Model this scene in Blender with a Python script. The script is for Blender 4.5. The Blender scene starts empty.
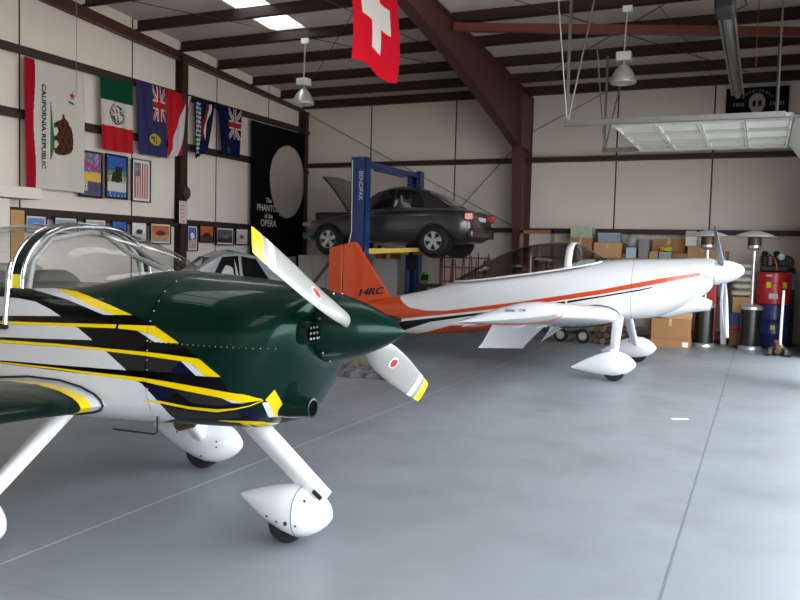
import bpy, bmesh, math, random
from math import sin, cos, pi, radians, sqrt, atan2
from mathutils import Vector, Matrix
from mathutils.bvhtree import BVHTree
import numpy as np
random.seed(7)
SC = bpy.context.scene
COL = SC.collection
V = Vector

# ------------------------------------------------------------------ colours and materials
def lin(c):
    if isinstance(c, str):
        c = c.lstrip('#'); c = [int(c[i:i+2], 16) / 255 for i in (0, 2, 4)]
    return tuple(x / 12.92 if x <= .04045 else ((x + .055) / 1.055) ** 2.4 for x in c[:3])

class NT:
    """small helper to write node graphs"""
    def __init__(s, name):
        s.m = bpy.data.materials.new(name); s.m.use_nodes = True
        s.t = s.m.node_tree; s.n = s.t.nodes; s.n.clear()
        s.out = s.n.new('ShaderNodeOutputMaterial')
    def node(s, typ, **kw):
        n = s.n.new(typ)
        for k, v in kw.items(): setattr(n, k, v)
        return n
    def put(s, sock, val):
        if isinstance(val, bpy.types.NodeSocket): s.t.links.new(val, sock)
        elif isinstance(val, (int, float)) and sock.type in ('RGBA', 'VECTOR'):
            sock.default_value = (val,) * len(sock.default_value)
        else: sock.default_value = val
    def math(s, op, a, b=0.0, c=None):
        n = s.node('ShaderNodeMath', operation=op)
        s.put(n.inputs[0], a); s.put(n.inputs[1], b)
        if c is not None: s.put(n.inputs[2], c)
        return n.outputs[0]
    def mix(s, f, a, b):
        n = s.node('ShaderNodeMix', data_type='RGBA')
        s.put(n.inputs[0], f)
        for i, v in ((6, a), (7, b)):
            s.put(n.inputs[i], v if isinstance(v, bpy.types.NodeSocket) else (*v[:3], 1))
        return n.outputs[2]
    def obj(s):
        n = s.node('ShaderNodeTexCoord'); x = s.node('ShaderNodeSeparateXYZ')
        s.t.links.new(n.outputs['Object'], x.inputs[0])
        return n.outputs['Object'], x.outputs[0], x.outputs[1], x.outputs[2]
    def noise(s, vec, scale, detail=4, rough=.55):
        n = s.node('ShaderNodeTexNoise'); s.put(n.inputs['Vector'], vec)
        n.inputs['Scale'].default_value = scale; n.inputs['Detail'].default_value = detail
        n.inputs['Roughness'].default_value = rough
        return n.outputs[0]
    def ramp(s, f, stops):
        n = s.node('ShaderNodeValToRGB'); s.put(n.inputs[0], f)
        e = n.color_ramp.elements
        while len(e) < len(stops): e.new(.5)
        for el, (p, c) in zip(e, stops):
            el.position = p; el.color = (*c[:3], 1) if not isinstance(c, float) else (c, c, c, 1)
        return n.outputs[0]
    def fn(s, x, x0, x1, pts, z0, z1):
        """piecewise linear height (normalised) over x"""
        mr = s.math('DIVIDE', s.math('SUBTRACT', x, x0), x1 - x0)
        pts = sorted(pts); st = []
        for px, pz in pts:
            p = min(1, max(0, (px - x0) / (x1 - x0)))
            if st and p - st[-1][0] < 1e-4: p = st[-1][0] + 1e-4
            st.append((min(p, 1), float((pz - z0) / (z1 - z0))))
        if len(st) == 1: st.append((1.0, st[0][1]))
        return s.ramp(mr, st)
    def band(s, x, z, hi, lo, x0=None, x1=None, Z=(0.0, 2.5)):
        xs = [p[0] for p in hi + lo]
        x0 = min(xs) if x0 is None else x0; x1 = max(xs) if x1 is None else x1
        zn = s.math('DIVIDE', s.math('SUBTRACT', z, Z[0]), Z[1] - Z[0])
        a = s.math('LESS_THAN', zn, s.fn(x, x0, x1, hi, *Z))
        b = s.math('GREATER_THAN', zn, s.fn(x, x0, x1, lo, *Z))
        c = s.math('MULTIPLY', s.math('GREATER_THAN', x, x0), s.math('LESS_THAN', x, x1))
        return s.math('MULTIPLY', s.math('MULTIPLY', a, b), c)
    def rng(s, v, a, b):
        return s.math('MULTIPLY', s.math('GREATER_THAN', v, a), s.math('LESS_THAN', v, b))
    def bsdf(s, base, rough=.5, metal=0., coat=0., spec=.5, bump=None, bstr=.1, bdist=.01, **kw):
        b = s.node('ShaderNodeBsdfPrincipled')
        s.put(b.inputs['Base Color'], base if isinstance(base, bpy.types.NodeSocket) else (*base[:3], 1))
        s.put(b.inputs['Roughness'], rough); s.put(b.inputs['Metallic'], metal)
        b.inputs['Coat Weight'].default_value = coat; b.inputs['Coat Roughness'].default_value = .04
        b.inputs['Specular IOR Level'].default_value = spec
        for k, v in kw.items(): s.put(b.inputs[k.replace('_', ' ')], v)
        if bump is not None:
            bn = s.node('ShaderNodeBump'); bn.inputs['Strength'].default_value = bstr
            bn.inputs['Distance'].default_value = bdist
            s.put(bn.inputs['Height'], bump); s.t.links.new(bn.outputs[0], b.inputs['Normal'])
        s.t.links.new(b.outputs[0], s.out.inputs[0])
        return s.m

MC = {}
def mat(name, col, rough=.5, metal=0., coat=0., spec=.5, var=.06, scale=6., bump=0., emit=0.):
    """plain procedural material with a little noise variation"""
    if name in MC: return MC[name]
    t = NT(name); c = lin(col) if isinstance(col, str) else col
    o, x, y, z = t.obj()
    n = t.noise(o, scale)
    base = t.mix(n, tuple(k * (1 - var) for k in c), tuple(min(1, k * (1 + var)) for k in c))
    m = t.bsdf(base, rough, metal, coat, spec, bump=n if bump else None, bstr=bump)
    if emit:
        b = [k for k in t.n if k.type == 'BSDF_PRINCIPLED'][0]
        b.inputs['Emission Color'].default_value = (*c, 1); b.inputs['Emission Strength'].default_value = emit
    MC[name] = m; return m

def glass(name, tint=(1, 1, 1), rough=.0, refl=1.0):
    if name in MC: return MC[name]
    t = NT(name)
    tr = t.node('ShaderNodeBsdfTransparent'); tr.inputs[0].default_value = (*tint, 1)
    gl = t.node('ShaderNodeBsdfGlossy'); gl.inputs['Roughness'].default_value = max(rough, .02)
    fr = t.node('ShaderNodeLayerWeight'); fr.inputs[0].default_value = .5
    mx = t.node('ShaderNodeMixShader')                        # Schlick reflectance, same from both sides of the sheet
    t.put(mx.inputs[0], t.math('MULTIPLY', t.math('MULTIPLY_ADD', t.math('POWER', fr.outputs[1], 5.0), .94, .045), refl))
    t.t.links.new(tr.outputs[0], mx.inputs[1]); t.t.links.new(gl.outputs[0], mx.inputs[2])
    t.t.links.new(mx.outputs[0], t.out.inputs[0])
    MC[name] = t.m; return t.m

def paintmat(name='printed_cloth', rough=.85, spec=.2, coat=0., transl=0.):
    """colour comes from the cloth's own printed pattern (colour attribute 'print')"""
    if name in MC: return MC[name]
    t = NT(name); a = t.node('ShaderNodeVertexColor'); a.layer_name = 'print'
    o, x, y, z = t.obj()
    w = t.noise(o, 160, 2)
    t.bsdf(a.outputs[0], rough, 0, coat, spec, bump=w, bstr=.05)
    if transl:
        b = [k for k in t.n if k.type == 'BSDF_PRINCIPLED'][0]
        tl = t.node('ShaderNodeBsdfTranslucent'); t.t.links.new(a.outputs[0], tl.inputs[0])
        mx = t.node('ShaderNodeMixShader'); mx.inputs[0].default_value = transl
        t.t.links.new(b.outputs[0], mx.inputs[1]); t.t.links.new(tl.outputs[0], mx.inputs[2])
        t.t.links.new(mx.outputs[0], t.out.inputs[0])
    MC[name] = t.m; return t.m

# ------------------------------------------------------------------ meshes
ORG = {}
def finish(o, parent, loc, label, cat, group, kind):
    COL.objects.link(o)
    if parent is not None: o.parent = parent; ORG[o] = ORG[parent]
    elif loc is not None: o.location = loc; ORG[o] = V(loc)
    else: ORG[o] = V((0, 0, 0))
    if label: o['label'] = label
    if cat: o['category'] = cat
    if group: o['group'] = group
    if kind: o['kind'] = kind
    return o

def thing(name, label, cat, loc=(0, 0, 0), group=None, rot=0.):
    o = bpy.data.objects.new(name, None); o.empty_display_size = .1
    o.rotation_euler = (0, 0, rot)
    return finish(o, None, loc, label, cat, group, None)

def catmull(pts, n):
    out = []
    P = [V(p) for p in pts]
    for i in range(len(P) - 1):
        p0 = P[i - 1] if i else P[i] * 2 - P[i + 1]; p3 = P[i + 2] if i + 2 < len(P) else P[i + 1] * 2 - P[i]
        for k in range(n):
            t = k / n
            out.append(.5 * ((2 * P[i]) + (P[i + 1] - p0) * t + (2 * p0 - 5 * P[i] + 4 * P[i + 1] - p3) * t * t + (-p0 + 3 * P[i] - 3 * P[i + 1] + p3) * t ** 3))
    out.append(P[-1]); return out

class MB:
    def __init__(s): s.v = []; s.f = []; s.mi = []
    def add(s, vs, fs, mi=0):
        b = len(s.v); s.v += [tuple(p) for p in vs]
        for f in fs: s.f.append([b + i for i in f]); s.mi.append(mi)
        return s
    def box(s, c, d, rot=None, mi=0):
        hx, hy, hz = d[0] / 2, d[1] / 2, d[2] / 2
        P = [V((x, y, z)) for x in (-hx, hx) for y in (-hy, hy) for z in (-hz, hz)]
        if rot is not None:
            R = rot if isinstance(rot, Matrix) else Matrix.Rotation(rot, 3, 'Z')
            P = [R @ p for p in P]
        P = [p + V(c) for p in P]
        return s.add(P, [(0, 1, 3, 2), (4, 6, 7, 5), (0, 4, 5, 1), (2, 3, 7, 6), (0, 2, 6, 4), (1, 5, 7, 3)], mi)
    def bx(s, a, b, mi=0):
        return s.box([(p + q) / 2 for p, q in zip(a, b)], [abs(q - p) for p, q in zip(a, b)], mi=mi)
    def rings(s, R, cap=True, closed=True, mi=0, mis=None):
        n = len(R[0]); b = len(s.v)
        for r in R: s.v += [tuple(p) for p in r]
        for i in range(len(R) - 1):
            for k in range(n if closed else n - 1):
                k2 = (k + 1) % n
                s.f.append([b + i * n + k, b + i * n + k2, b + (i + 1) * n + k2, b + (i + 1) * n + k])
                s.mi.append(mis[i] if mis else mi)
        if cap and closed:
            s.f.append([b + k for k in reversed(range(n))]); s.mi.append(mis[0] if mis else mi)
            s.f.append([b + (len(R) - 1) * n + k for k in range(n)]); s.mi.append(mis[-1] if mis else mi)
        return s
    def tube(s, pts, r, n=10, cap=True, mi=0):
        P = [V(p) for p in pts]; R = []
        rr = r if isinstance(r, (list, tuple)) else [r] * len(P)
        up = None
        for i, p in enumerate(P):
            d = (P[min(i + 1, len(P) - 1)] - P[max(i - 1, 0)]).normalized()
            if up is None:
                up = d.cross(V((0, 0, 1)) if abs(d.z) < .9 else V((1, 0, 0))).normalized()
            up = (up - d * up.dot(d)).normalized(); w = d.cross(up)
            R.append([p + (up * cos(a) + w * sin(a)) * rr[i] for a in (2 * pi * k / n for k in range(n))])
        return s.rings(R, cap, mi=mi)
    def lathe(s, prof, c=(0, 0, 0), axis='Z', n=24, cap=True, mi=0, mis=None):
        R = []
        for r, h in prof:
            ring = []
            for k in range(n):
                a = 2 * pi * k / n; p = (r * cos(a), r * sin(a), h)
                if axis == 'X': p = (h, r * cos(a), r * sin(a))
                if axis == 'Y': p = (r * sin(a), h, r * cos(a))
                ring.append(V(p) + V(c))
            R.append(ring)
        return s.rings(R, cap, mi=mi, mis=mis)
    def prism(s, poly, axis, a, b, mi=0):
        def P(u, v, w): return {'X': (w, u, v), 'Y': (u, w, v), 'Z': (u, v, w)}[axis]
        n = len(poly)
        vs = [P(u, v, a) for u, v in poly] + [P(u, v, b) for u, v in poly]
        fs = [list(reversed(range(n))), [n + i for i in range(n)]] + [[i, (i + 1) % n, n + (i + 1) % n, n + i] for i in range(n)]
        return s.add(vs, fs, mi)
    def grid(s, fn, nu, nv, mi=0):
        vs = [fn(i / nu, j / nv) for j in range(nv + 1) for i in range(nu + 1)]
        fs = [(j * (nu + 1) + i, j * (nu + 1) + i + 1, (j + 1) * (nu + 1) + i + 1, (j + 1) * (nu + 1) + i) for j in range(nv) for i in range(nu)]
        return s.add(vs, fs, mi)
    def ball(s, c, r, n=12, m=8, mi=0):
        r = r if isinstance(r, (tuple, list)) else (r, r, r)
        R = []
        for j in range(m + 1):
            t = -pi / 2 + pi * (j + .02 * (1 if j == 0 else -1 if j == m else 0)) / m
            R.append([V((c[0] + r[0] * cos(t) * cos(a), c[1] + r[1] * cos(t) * sin(a), c[2] + r[2] * sin(t))) for a in (2 * pi * k / n for k in range(n))])
        return s.rings(R, True, mi=mi)
    def build(s, name, mats, parent=None, loc=None, smooth=38, bev=0., label=None, cat=None, group=None, kind=None, local=False, solid=0., subs=0):
        org = V((0, 0, 0)) if local else (ORG[parent] if parent is not None else V(loc) if loc is not None else V((0, 0, 0)))
        me = bpy.data.meshes.new(name)
        me.from_pydata([V(p) - org for p in s.v], [], s.f)
        bm = bmesh.new(); bm.from_mesh(me); bmesh.ops.recalc_face_normals(bm, faces=bm.faces); bm.to_mesh(me); bm.free()
        if not isinstance(mats, (list, tuple)): mats = [mats]
        for m in mats: me.materials.append(m)
        if len(mats) > 1: me.polygons.foreach_set('material_index', s.mi)
        if smooth:
            me.polygons.foreach_set('use_smooth', [True] * len(me.polygons))
            if smooth < 180: me.set_sharp_from_angle(angle=radians(smooth))
        me.update()
        o = bpy.data.objects.new(name, me)
        if solid: md = o.modifiers.new('thickness', 'SOLIDIFY'); md.thickness = solid; md.offset = 0
        if bev:
            md = o.modifiers.new('bevel', 'BEVEL'); md.width = bev; md.segments = 2; md.limit_method = 'ANGLE'; md.angle_limit = radians(40)
        if subs: md = o.modifiers.new('sub', 'SUBSURF'); md.levels = subs; md.render_levels = subs
        return finish(o, parent, loc, label, cat, group, kind)

def interp(st, x):
    """smooth monotone-ish interpolation of tuples over the first value"""
    st = sorted(st)
    if x <= st[0][0]: return st[0][1:]
    if x >= st[-1][0]: return st[-1][1:]
    for i in range(len(st) - 1):
        if st[i][0] <= x <= st[i + 1][0]: break
    h = st[i + 1][0] - st[i][0]; t = (x - st[i][0]) / h
    out = []
    for k in range(1, len(st[0])):
        def sl(j):
            if j <= 0 or j >= len(st) - 1: return None
            a = (st[j][k] - st[j - 1][k]) / (st[j][0] - st[j - 1][0]); b = (st[j + 1][k] - st[j][k]) / (st[j + 1][0] - st[j][0])
            return 0. if a * b <= 0 else 2 * a * b / (a + b)
        d = (st[i + 1][k] - st[i][k]) / h
        m0, m1 = sl(i), sl(i + 1)
        m0 = d if m0 is None else m0; m1 = d if m1 is None else m1
        t2, t3 = t * t, t * t * t
        out.append((2*t3 - 3*t2 + 1) * st[i][k] + (t3 - 2*t2 + t) * h * m0 + (-2*t3 + 3*t2) * st[i + 1][k] + (t3 - t2) * h * m1)
    return out

def sup(yc, x, zb, zt, zw, w, nu, nl, n=48):
    """super-ellipse cross-section in the plane x"""
    r = []
    for k in range(n):
        a = 2 * pi * k / n; c, s_ = cos(a), sin(a); e = nu if s_ >= 0 else nl
        h = (zt - zw) if s_ >= 0 else (zw - zb)
        r.append(V((x, yc + w * math.copysign(abs(c) ** (2 / e), c), zw + h * math.copysign(abs(s_) ** (2 / e), s_))))
    return r

def text_mesh(body, size, name, m, parent, origin, right, up, align='CENTER', depth=.004, shear=0., offset=0., bold=0.0, sx=1.0):
    cu = bpy.data.curves.new(name, 'FONT'); cu.body = body; cu.size = size; cu.align_x = align; cu.align_y = 'CENTER'
    cu.extrude = depth / 2; cu.shear = shear; cu.offset = bold; cu.resolution_u = 3
    tmp = bpy.data.objects.new(name, cu); COL.objects.link(tmp)
    dg = bpy.context.evaluated_depsgraph_get()
    me = bpy.data.meshes.new_from_object(tmp.evaluated_get(dg))
    bpy.data.objects.remove(tmp)
    r = V(right).normalized(); u = V(up).normalized(); nn = r.cross(u)
    o0 = V(origin) - (ORG[parent] if parent is not None else V((0, 0, 0)))
    for v in me.vertices: v.co = o0 + r * v.co.x * sx + u * v.co.y + nn * v.co.z
    me.materials.clear(); me.materials.append(m); me.name = name
    o = bpy.data.objects.new(name, me)
    return finish(o, parent, None, None, None, None, None)

def dots(name, m, parent, pts, n=7, k=4):
    """small screws and rivets, each a part of its own sharing one mesh per size"""
    cache = {}
    for p, r in pts:
        key = round(r, 5)
        if key not in cache:
            cache[key] = MB().ball((0, 0, 0), r, n, k).build(name, m, parent, local=True); o = cache[key]
        else:
            o = bpy.data.objects.new(name, cache[key].data); finish(o, parent, None, None, None, None, None)
        o.location = V(p) - ORG[parent]
# ------------------------------------------------------------------ camera and light
H = 1.6
cam = bpy.data.cameras.new('camera'); camo = bpy.data.objects.new('camera', cam); COL.objects.link(camo)
yaw, pitch, roll = (radians(a) for a in (-24.214, -3.338, 1.431))
f_ = V((sin(yaw) * cos(pitch), cos(yaw) * cos(pitch), sin(pitch))); r_ = V((cos(yaw), -sin(yaw), 0)); u_ = r_.cross(f_)
r2, u2 = r_ * cos(roll) + u_ * sin(roll), u_ * cos(roll) - r_ * sin(roll)
camo.matrix_world = Matrix(((r2.x, u2.x, -f_.x, 0), (r2.y, u2.y, -f_.y, 0), (r2.z, u2.z, -f_.z, H), (0, 0, 0, 1)))
cam.sensor_width = 36; cam.lens = 36 * 800.35 / 800; cam.clip_start = .05; cam.clip_end = 300
SC.camera = camo
SC.view_settings.view_transform = 'Standard'; SC.view_settings.look = 'None'
SC.view_settings.gamma = 1; SC.view_settings.use_curve_mapping = False
SC.view_settings.exposure = 1.05
SC.cycles.use_denoising = True
SC.cycles.max_bounces = 10; SC.cycles.diffuse_bounces = 6; SC.cycles.glossy_bounces = 4
SC.cycles.transparent_max_bounces = 16; SC.cycles.sample_clamp_indirect = 8
SC.cycles.caustics_reflective = False; SC.cycles.caustics_refractive = False

W = bpy.data.worlds.new('daylight'); SC.world = W; W.use_nodes = True
wn = W.node_tree.nodes; wn.clear()
wo = wn.new('ShaderNodeOutputWorld'); wb = wn.new('ShaderNodeBackground'); sky = wn.new('ShaderNodeTexSky')
sky.sky_type = 'HOSEK_WILKIE'; sky.turbidity = 6; sky.ground_albedo = .4
sky.sun_direction = (-.45, .2, .87)
wm = wn.new('ShaderNodeMix'); wm.data_type = 'RGBA'; wm.inputs[0].default_value = .62
wm.inputs[7].default_value = (.93, .97, 1.0, 1)
W.node_tree.links.new(sky.outputs[0], wm.inputs[6]); W.node_tree.links.new(wm.outputs[2], wb.inputs[0])
W.node_tree.links.new(wb.outputs[0], wo.inputs[0]); wb.inputs[1].default_value = 4.6
sun = bpy.data.lights.new('sun', 'SUN'); sun.energy = 9; sun.angle = .01; sun.color = (1, .95, .87)
suno = bpy.data.objects.new('sun', sun); COL.objects.link(suno); suno.rotation_euler = V((.55, -.15, -.82)).to_track_quat('-Z', 'Y').to_euler()

def area_portal(name, loc, size, rot):
    l = bpy.data.lights.new(name, 'AREA'); l.shape = 'RECTANGLE'; l.size, l.size_y = size; l.cycles.is_portal = True
    o = bpy.data.objects.new(name, l); COL.objects.link(o); o.location = loc; o.rotation_euler = rot

XL, XR, YB, YF = -10.62, .75, 17.6, -6.0
def zb(y): y = max(y, 2 * 5.8 - y); return 5.12 + .07 * (17.5 - y)      # underside of the purlins
DOOR = (12.0, 15.1, 0, 3.35); BIG = (-5.0, 11.1, 0, 4.35)
area_portal('portal_near', (XR + .1, 3.05, 2.2), (16.1, 4.3), (radians(90), 0, radians(90)))
area_portal('portal_far', (XR + .1, 13.55, 1.7), (3.0, 3.3), (radians(90), 0, radians(90)))

# ------------------------------------------------------------------ materials of the shell
def wall_material(name, axis, seams, base='#d9d2cc'):
    t = NT(name); o, x, y, z = t.obj(); a = x if axis == 'x' else y
    n = t.noise(o, 1.1, 5); n2 = t.noise(o, 14, 3)
    c = t.mix(n, lin('#ddd2c8'), lin('#ebe1d6'))
    soft = t.math('PINGPONG', t.math('MULTIPLY', a, 1.0), .62)
    for s in seams:
        c = t.mix(t.rng(a, s - .016, s + .016), c, lin('#3a2a28'))
    bulge = t.math('ADD', t.math('MULTIPLY', soft, .5), t.math('MULTIPLY', n2, .12))
    return t.bsdf(c, .55, spec=.35, bump=bulge, bstr=.35, bdist=.05)
m_back = wall_material('vinyl_insulation_back', 'x', (-9.75 + .96, -6.6, -2.93, -1.01))
m_left = wall_material('vinyl_insulation_left', 'y', (9.02, 11.46, 13.95, 15.9))
m_roof = NT('vinyl_roof')
def _roof():
    t = m_roof; o, x, y, z = t.obj(); n = t.noise(o, .9, 5)
    c = t.mix(n, lin('#cbc2bb'), lin('#dcd3cc'))
    sag = t.math('PINGPONG', x, .75)
    return t.bsdf(c, .6, spec=.3, bump=t.math('ADD', sag, t.math('MULTIPLY', n, .3)), bstr=.3, bdist=.06)
m_roof = _roof()
m_steel = mat('red_oxide_steel', '#4d2b27', .55, var=.15, scale=3)
m_steeld = mat('dark_red_oxide_steel', '#35201f', .6, var=.15, scale=3)
def _floor():
    t = NT('sealed_concrete'); o, x, y, z = t.obj()
    n1 = t.noise(o, .35, 6, .6); n2 = t.noise(o, 3.2, 6, .65); n3 = t.noise(o, 40, 3)
    c = t.ramp(n1, [(.3, lin('#70777c')), (.7, lin('#899095'))])
    c = t.mix(t.math('MULTIPLY', n2, .6), c, lin('#82868a'))
    c = t.mix(t.math('MULTIPLY', t.math('GREATER_THAN', n3, .66), .12), c, lin('#b3b6b6'))
    # stains: a few large worn patches
    st = t.ramp(t.noise(o, 1.3, 4), [(.5, 0.0), (.68, 1.0)])
    c = t.mix(t.math('MULTIPLY', st, .30), c, lin('#66676a'))
    # control joints cut in both directions, three metres apart
    wob = t.math('MULTIPLY', t.math('SUBTRACT', n2, .5), .012)
    jx = t.math('ABSOLUTE', t.math('ADD', t.math('SUBTRACT', t.math('FLOORED_MODULO', t.math('ADD', x, 1.88), 3.03), 1.515), wob))
    j1 = t.math('LESS_THAN', jx, .008)
    light = t.math('LESS_THAN', x, -2.0)
    jc = t.mix(light, lin('#5c6264'), lin('#b5b9b9'))
    c = t.mix(t.math('MULTIPLY', j1, .75), c, jc)
    jy = t.math('ABSOLUTE', t.math('SUBTRACT', t.math('FLOORED_MODULO', t.math('ADD', y, 1.5 - 2.62), 6.1), 1.5))
    j2 = t.math('LESS_THAN', jy, .008)
    c = t.mix(t.math('MULTIPLY', j2, .35), c, lin('#70706f'))
    rg = t.math('ADD', .30, t.math('MULTIPLY', n2, .25))
    return t.bsdf(c, rg, spec=.45, bump=n3, bstr=.03)
m_floor = _floor()

S = dict(kind='structure')
MB().bx((XL - .3, YF - .3, -.2), (XR + .3, YB + .3, 0)).build('floor', m_floor, smooth=0, **S)
MB().bx((XR + .3, YF - 30, -.22), (40, YB + 25, -.02)).build('ground_apron', mat('apron_concrete', '#a9a8a2', .8, var=.1, scale=.6), smooth=0, **S)
MB().bx((XL - .2, YF, 0), (XL, YB, 6.2)).build('wall_left', m_left, smooth=0, **S)
MB().bx((XL - .2, YB, 0), (XR + .2, YB + .2, 5.6)).build('wall_back', m_back, smooth=0, **S)
MB().bx((XL - .2, YF - .2, 0), (XR + .2, YF, 5.6)).build('wall_front', m_back, smooth=0, **S)
w = MB()                                                     # gable wall with the two door openings
w.bx((XR, YF, 0), (XR + .2, BIG[0], 6.2)); w.bx((XR, BIG[0], BIG[3]), (XR + .2, BIG[1], 6.2))
w.bx((XR, BIG[1], 0), (XR + .2, DOOR[0], 6.2)); w.bx((XR, DOOR[0], DOOR[3]), (XR + .2, DOOR[1], 6.2))
w.bx((XR, DOOR[1], 0), (XR + .2, YB, 6.2))
w.build('wall_right', m_left, smooth=0, **S)
# roof skin with openings for the skylight sheets (each slope is cut into strips)
SKY = [(-8.45, -7.75, 9.25, 12.75), (-8.45, -7.75, -1.2, 2.4), (-2.6, -1.9, 3.6, 8.2), (-2.6, -1.9, -4.4, .8), (-5.9, -5.2, 2.2, 7.2)]  # first strip is in view; the others are added overhead as unseen fill light
def roofz(y): return zb(y) + .2
rf = MB()
xs = sorted({XL - .2, XR + .2} | {v for s in SKY for v in s[:2]}); ys = sorted({YF - .2, 5.8, YB + .2} | {v for s in SKY for v in s[2:]})
for i in range(len(xs) - 1):
    for j in range(len(ys) - 1):
        cx, cy = (xs[i] + xs[i + 1]) / 2, (ys[j] + ys[j + 1]) / 2
        if any(s[0] < cx < s[1] and s[2] < cy < s[3] for s in SKY): continue
        P = [(xs[i], ys[j]), (xs[i + 1], ys[j]), (xs[i + 1], ys[j + 1]), (xs[i], ys[j + 1])]
        rf.add([(a, b, roofz(b)) for a, b in P] + [(a, b, roofz(b) + .1) for a, b in P], [(0, 1, 2, 3), (7, 6, 5, 4), (0, 4, 5, 1), (1, 5, 6, 2), (2, 6, 7, 3), (3, 7, 4, 0)])
rf.build('ceiling', m_roof, smooth=0, **S)
def _skylight():
    t = NT('translucent_skylight'); o, x, y, z = t.obj()
    tl = t.node('ShaderNodeEmission'); tl.inputs[0].default_value = (.96, .98, 1, 1); tl.inputs[1].default_value = 1.4
    t.t.links.new(tl.outputs[0], t.out.inputs[0]); return t.m
m_sky = _skylight()
k = 1
for s in SKY:
    yy = [s[2]] + ([5.8] if s[2] < 5.8 < s[3] else []) + [s[3]]
    sk = MB()
    for a, b in zip(yy[:-1], yy[1:]):
        sk.add([(s[0], a, roofz(a) + .05), (s[1], a, roofz(a) + .05), (s[1], b, roofz(b) + .05), (s[0], b, roofz(b) + .05),
                (s[0], a, roofz(a) + .06), (s[1], a, roofz(a) + .06), (s[1], b, roofz(b) + .06), (s[0], b, roofz(b) + .06)],
               [(0, 1, 2, 3), (7, 6, 5, 4), (0, 4, 5, 1), (1, 5, 6, 2), (2, 6, 7, 3), (3, 7, 4, 0)])
    sk.build('window_%d' % k, m_sky, smooth=0, **S); k += 1  # all after the first are added glowing sheets, out of view

# ------------------------------------------------------------------ steel frame
def zee(y, x0, x1):
    z = zb(y); m = MB()
    m.bx((x0, y - .012, z), (x1, y + .012, z + .2)); m.bx((x0, y - .08, z), (x1, y, z + .012)); m.bx((x0, y, z + .188), (x1, y + .08, z + .2))
    m.bx((x0, y - .08, z), (x1, y - .07, z + .03))
    return m
PY = [17.42, 16.4, 15.25, 14.0, 12.8, 11.6, 10.35, 9.1, 7.8, 6.5, 5.1, 3.8, 2.5, 1.2, -.1, -1.4, -2.7, -4.0, -5.3]
for y in PY: zee(y, XL, XR).build('roof_purlin', m_steeld, smooth=0, **S)
for z in (4.58, 3.6, 2.08):                                   # girts of the flag wall
    m = MB(); m.bx((XL, YF, z), (XL + .1, YB, z + .012)); m.bx((XL + .09, YF, z - .07), (XL + .1, YB, z + .0)); m.bx((XL, YF, z - .012 * 0), (XL + .02, YB, z + .09))
    m.build('wall_girt', m_steeld, smooth=0, **S)
for z in (3.68, 2.13):                                        # girts of the back wall
    m = MB(); m.bx((XL, YB - .2, z), (XR, YB, z + .012)); m.bx((XL, YB - .2, z), (XR, YB - .19, z + .1)); m.build('wall_girt', m_steeld, smooth=0, **S)
def rafter(x, web, bot):
    """web outline in (y, z) with flange plates; bot = points of the lower edge"""
    top = [(p[0], zb(p[0])) for p in bot]
    m = MB(); m.prism(bot + top[::-1], 'X', x - .008, x + .008)
    for pts, s in ((bot, 1), (top, -1)):
        for a, b in zip(pts[:-1], pts[1:]):
            q = [(a[0], a[1]), (b[0], b[1]), (b[0], b[1] + .02 * s), (a[0], a[1] + .02 * s)]
            m.prism(q, 'X', x - web, x + web)
    for y, lo in ((16.62, 3.9), (11.6, None)):                # stiffeners
        if lo: m.bx((x - web, y - .01, lo + .02), (x + web, y + .01, zb(y)))
    return m
rb = [(17.42, 3.92), (16.62, 3.92), (14.5, 4.42), (12.5, 4.86), (10.5, 5.2), (8, 5.42), (5.8, 5.5), (3.5, 5.4), (0, 5.05), (-4, 4.3), (-5.9, 4.0)]
rafter(-4.85, .1, rb).build('steel_rafter', m_steel, smooth=0, **S)
m = MB()                                                      # tapered column under the knee
m.prism([(17.5, 0), (17.12, 0), (16.62, 3.92), (16.62, zb(16.62)), (17.5, zb(17.5))], 'X', -4.858, -4.842)
m.prism([(17.12, 0), (17.10, 0), (16.60, 3.92), (16.62, 3.92)], 'X', -4.95, -4.75); m.prism([(17.5, 0), (17.52, 0), (17.52, 5.1), (17.5, 5.1)], 'X', -4.95, -4.75)
m.bx((-4.95, 17.2, 3.9), (-4.75, 17.5, 3.93)); m.bx((-4.93, 16.64, 3.94), (-4.77, 17.48, 5.1)); m.bx((-5.0, 17.0, 0), (-4.7, 17.58, .03))
m.build('steel_column', m_steel, smooth=0, **S)
m = MB()                                                      # end frame over the flag wall
P = [(17.5, zb(17.5) - .1), (11.5, zb(11.5) - .22), (5.8, zb(5.8) - .28), (-5.9, zb(17.5) - .1)]
for a, b in zip(P[:-1], P[1:]):
    ta, tb = zb(a[0]), zb(b[0])
    m.prism([a, b, (b[0], tb), (a[0], ta)], 'X', XL + .005, XL + .03); m.prism([(a[0], a[1]), b, (b[0], b[1] + .015), (a[0], a[1] + .015)], 'X', XL + .005, XL + .16)
m.build('steel_rafter', m_steel, smooth=0, **S)
for y, w_, d in ((12.72, .17, .18), (17.3, .16, .2), (7.9, .17, .18), (3.0, .17, .18), (-2, .17, .18)):
    m = MB(); m.bx((XL, y - w_ / 2, 0), (XL + .012, y + w_ / 2, zb(y) - .1)); m.bx((XL + d - .012, y - w_ / 2, 0), (XL + d, y + w_ / 2, zb(y) - .1)); m.bx((XL, y - .006, 0), (XL + d, y + .006, zb(y) - .1))
    m.build('steel_column', m_steeld, smooth=0, **S)
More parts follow.
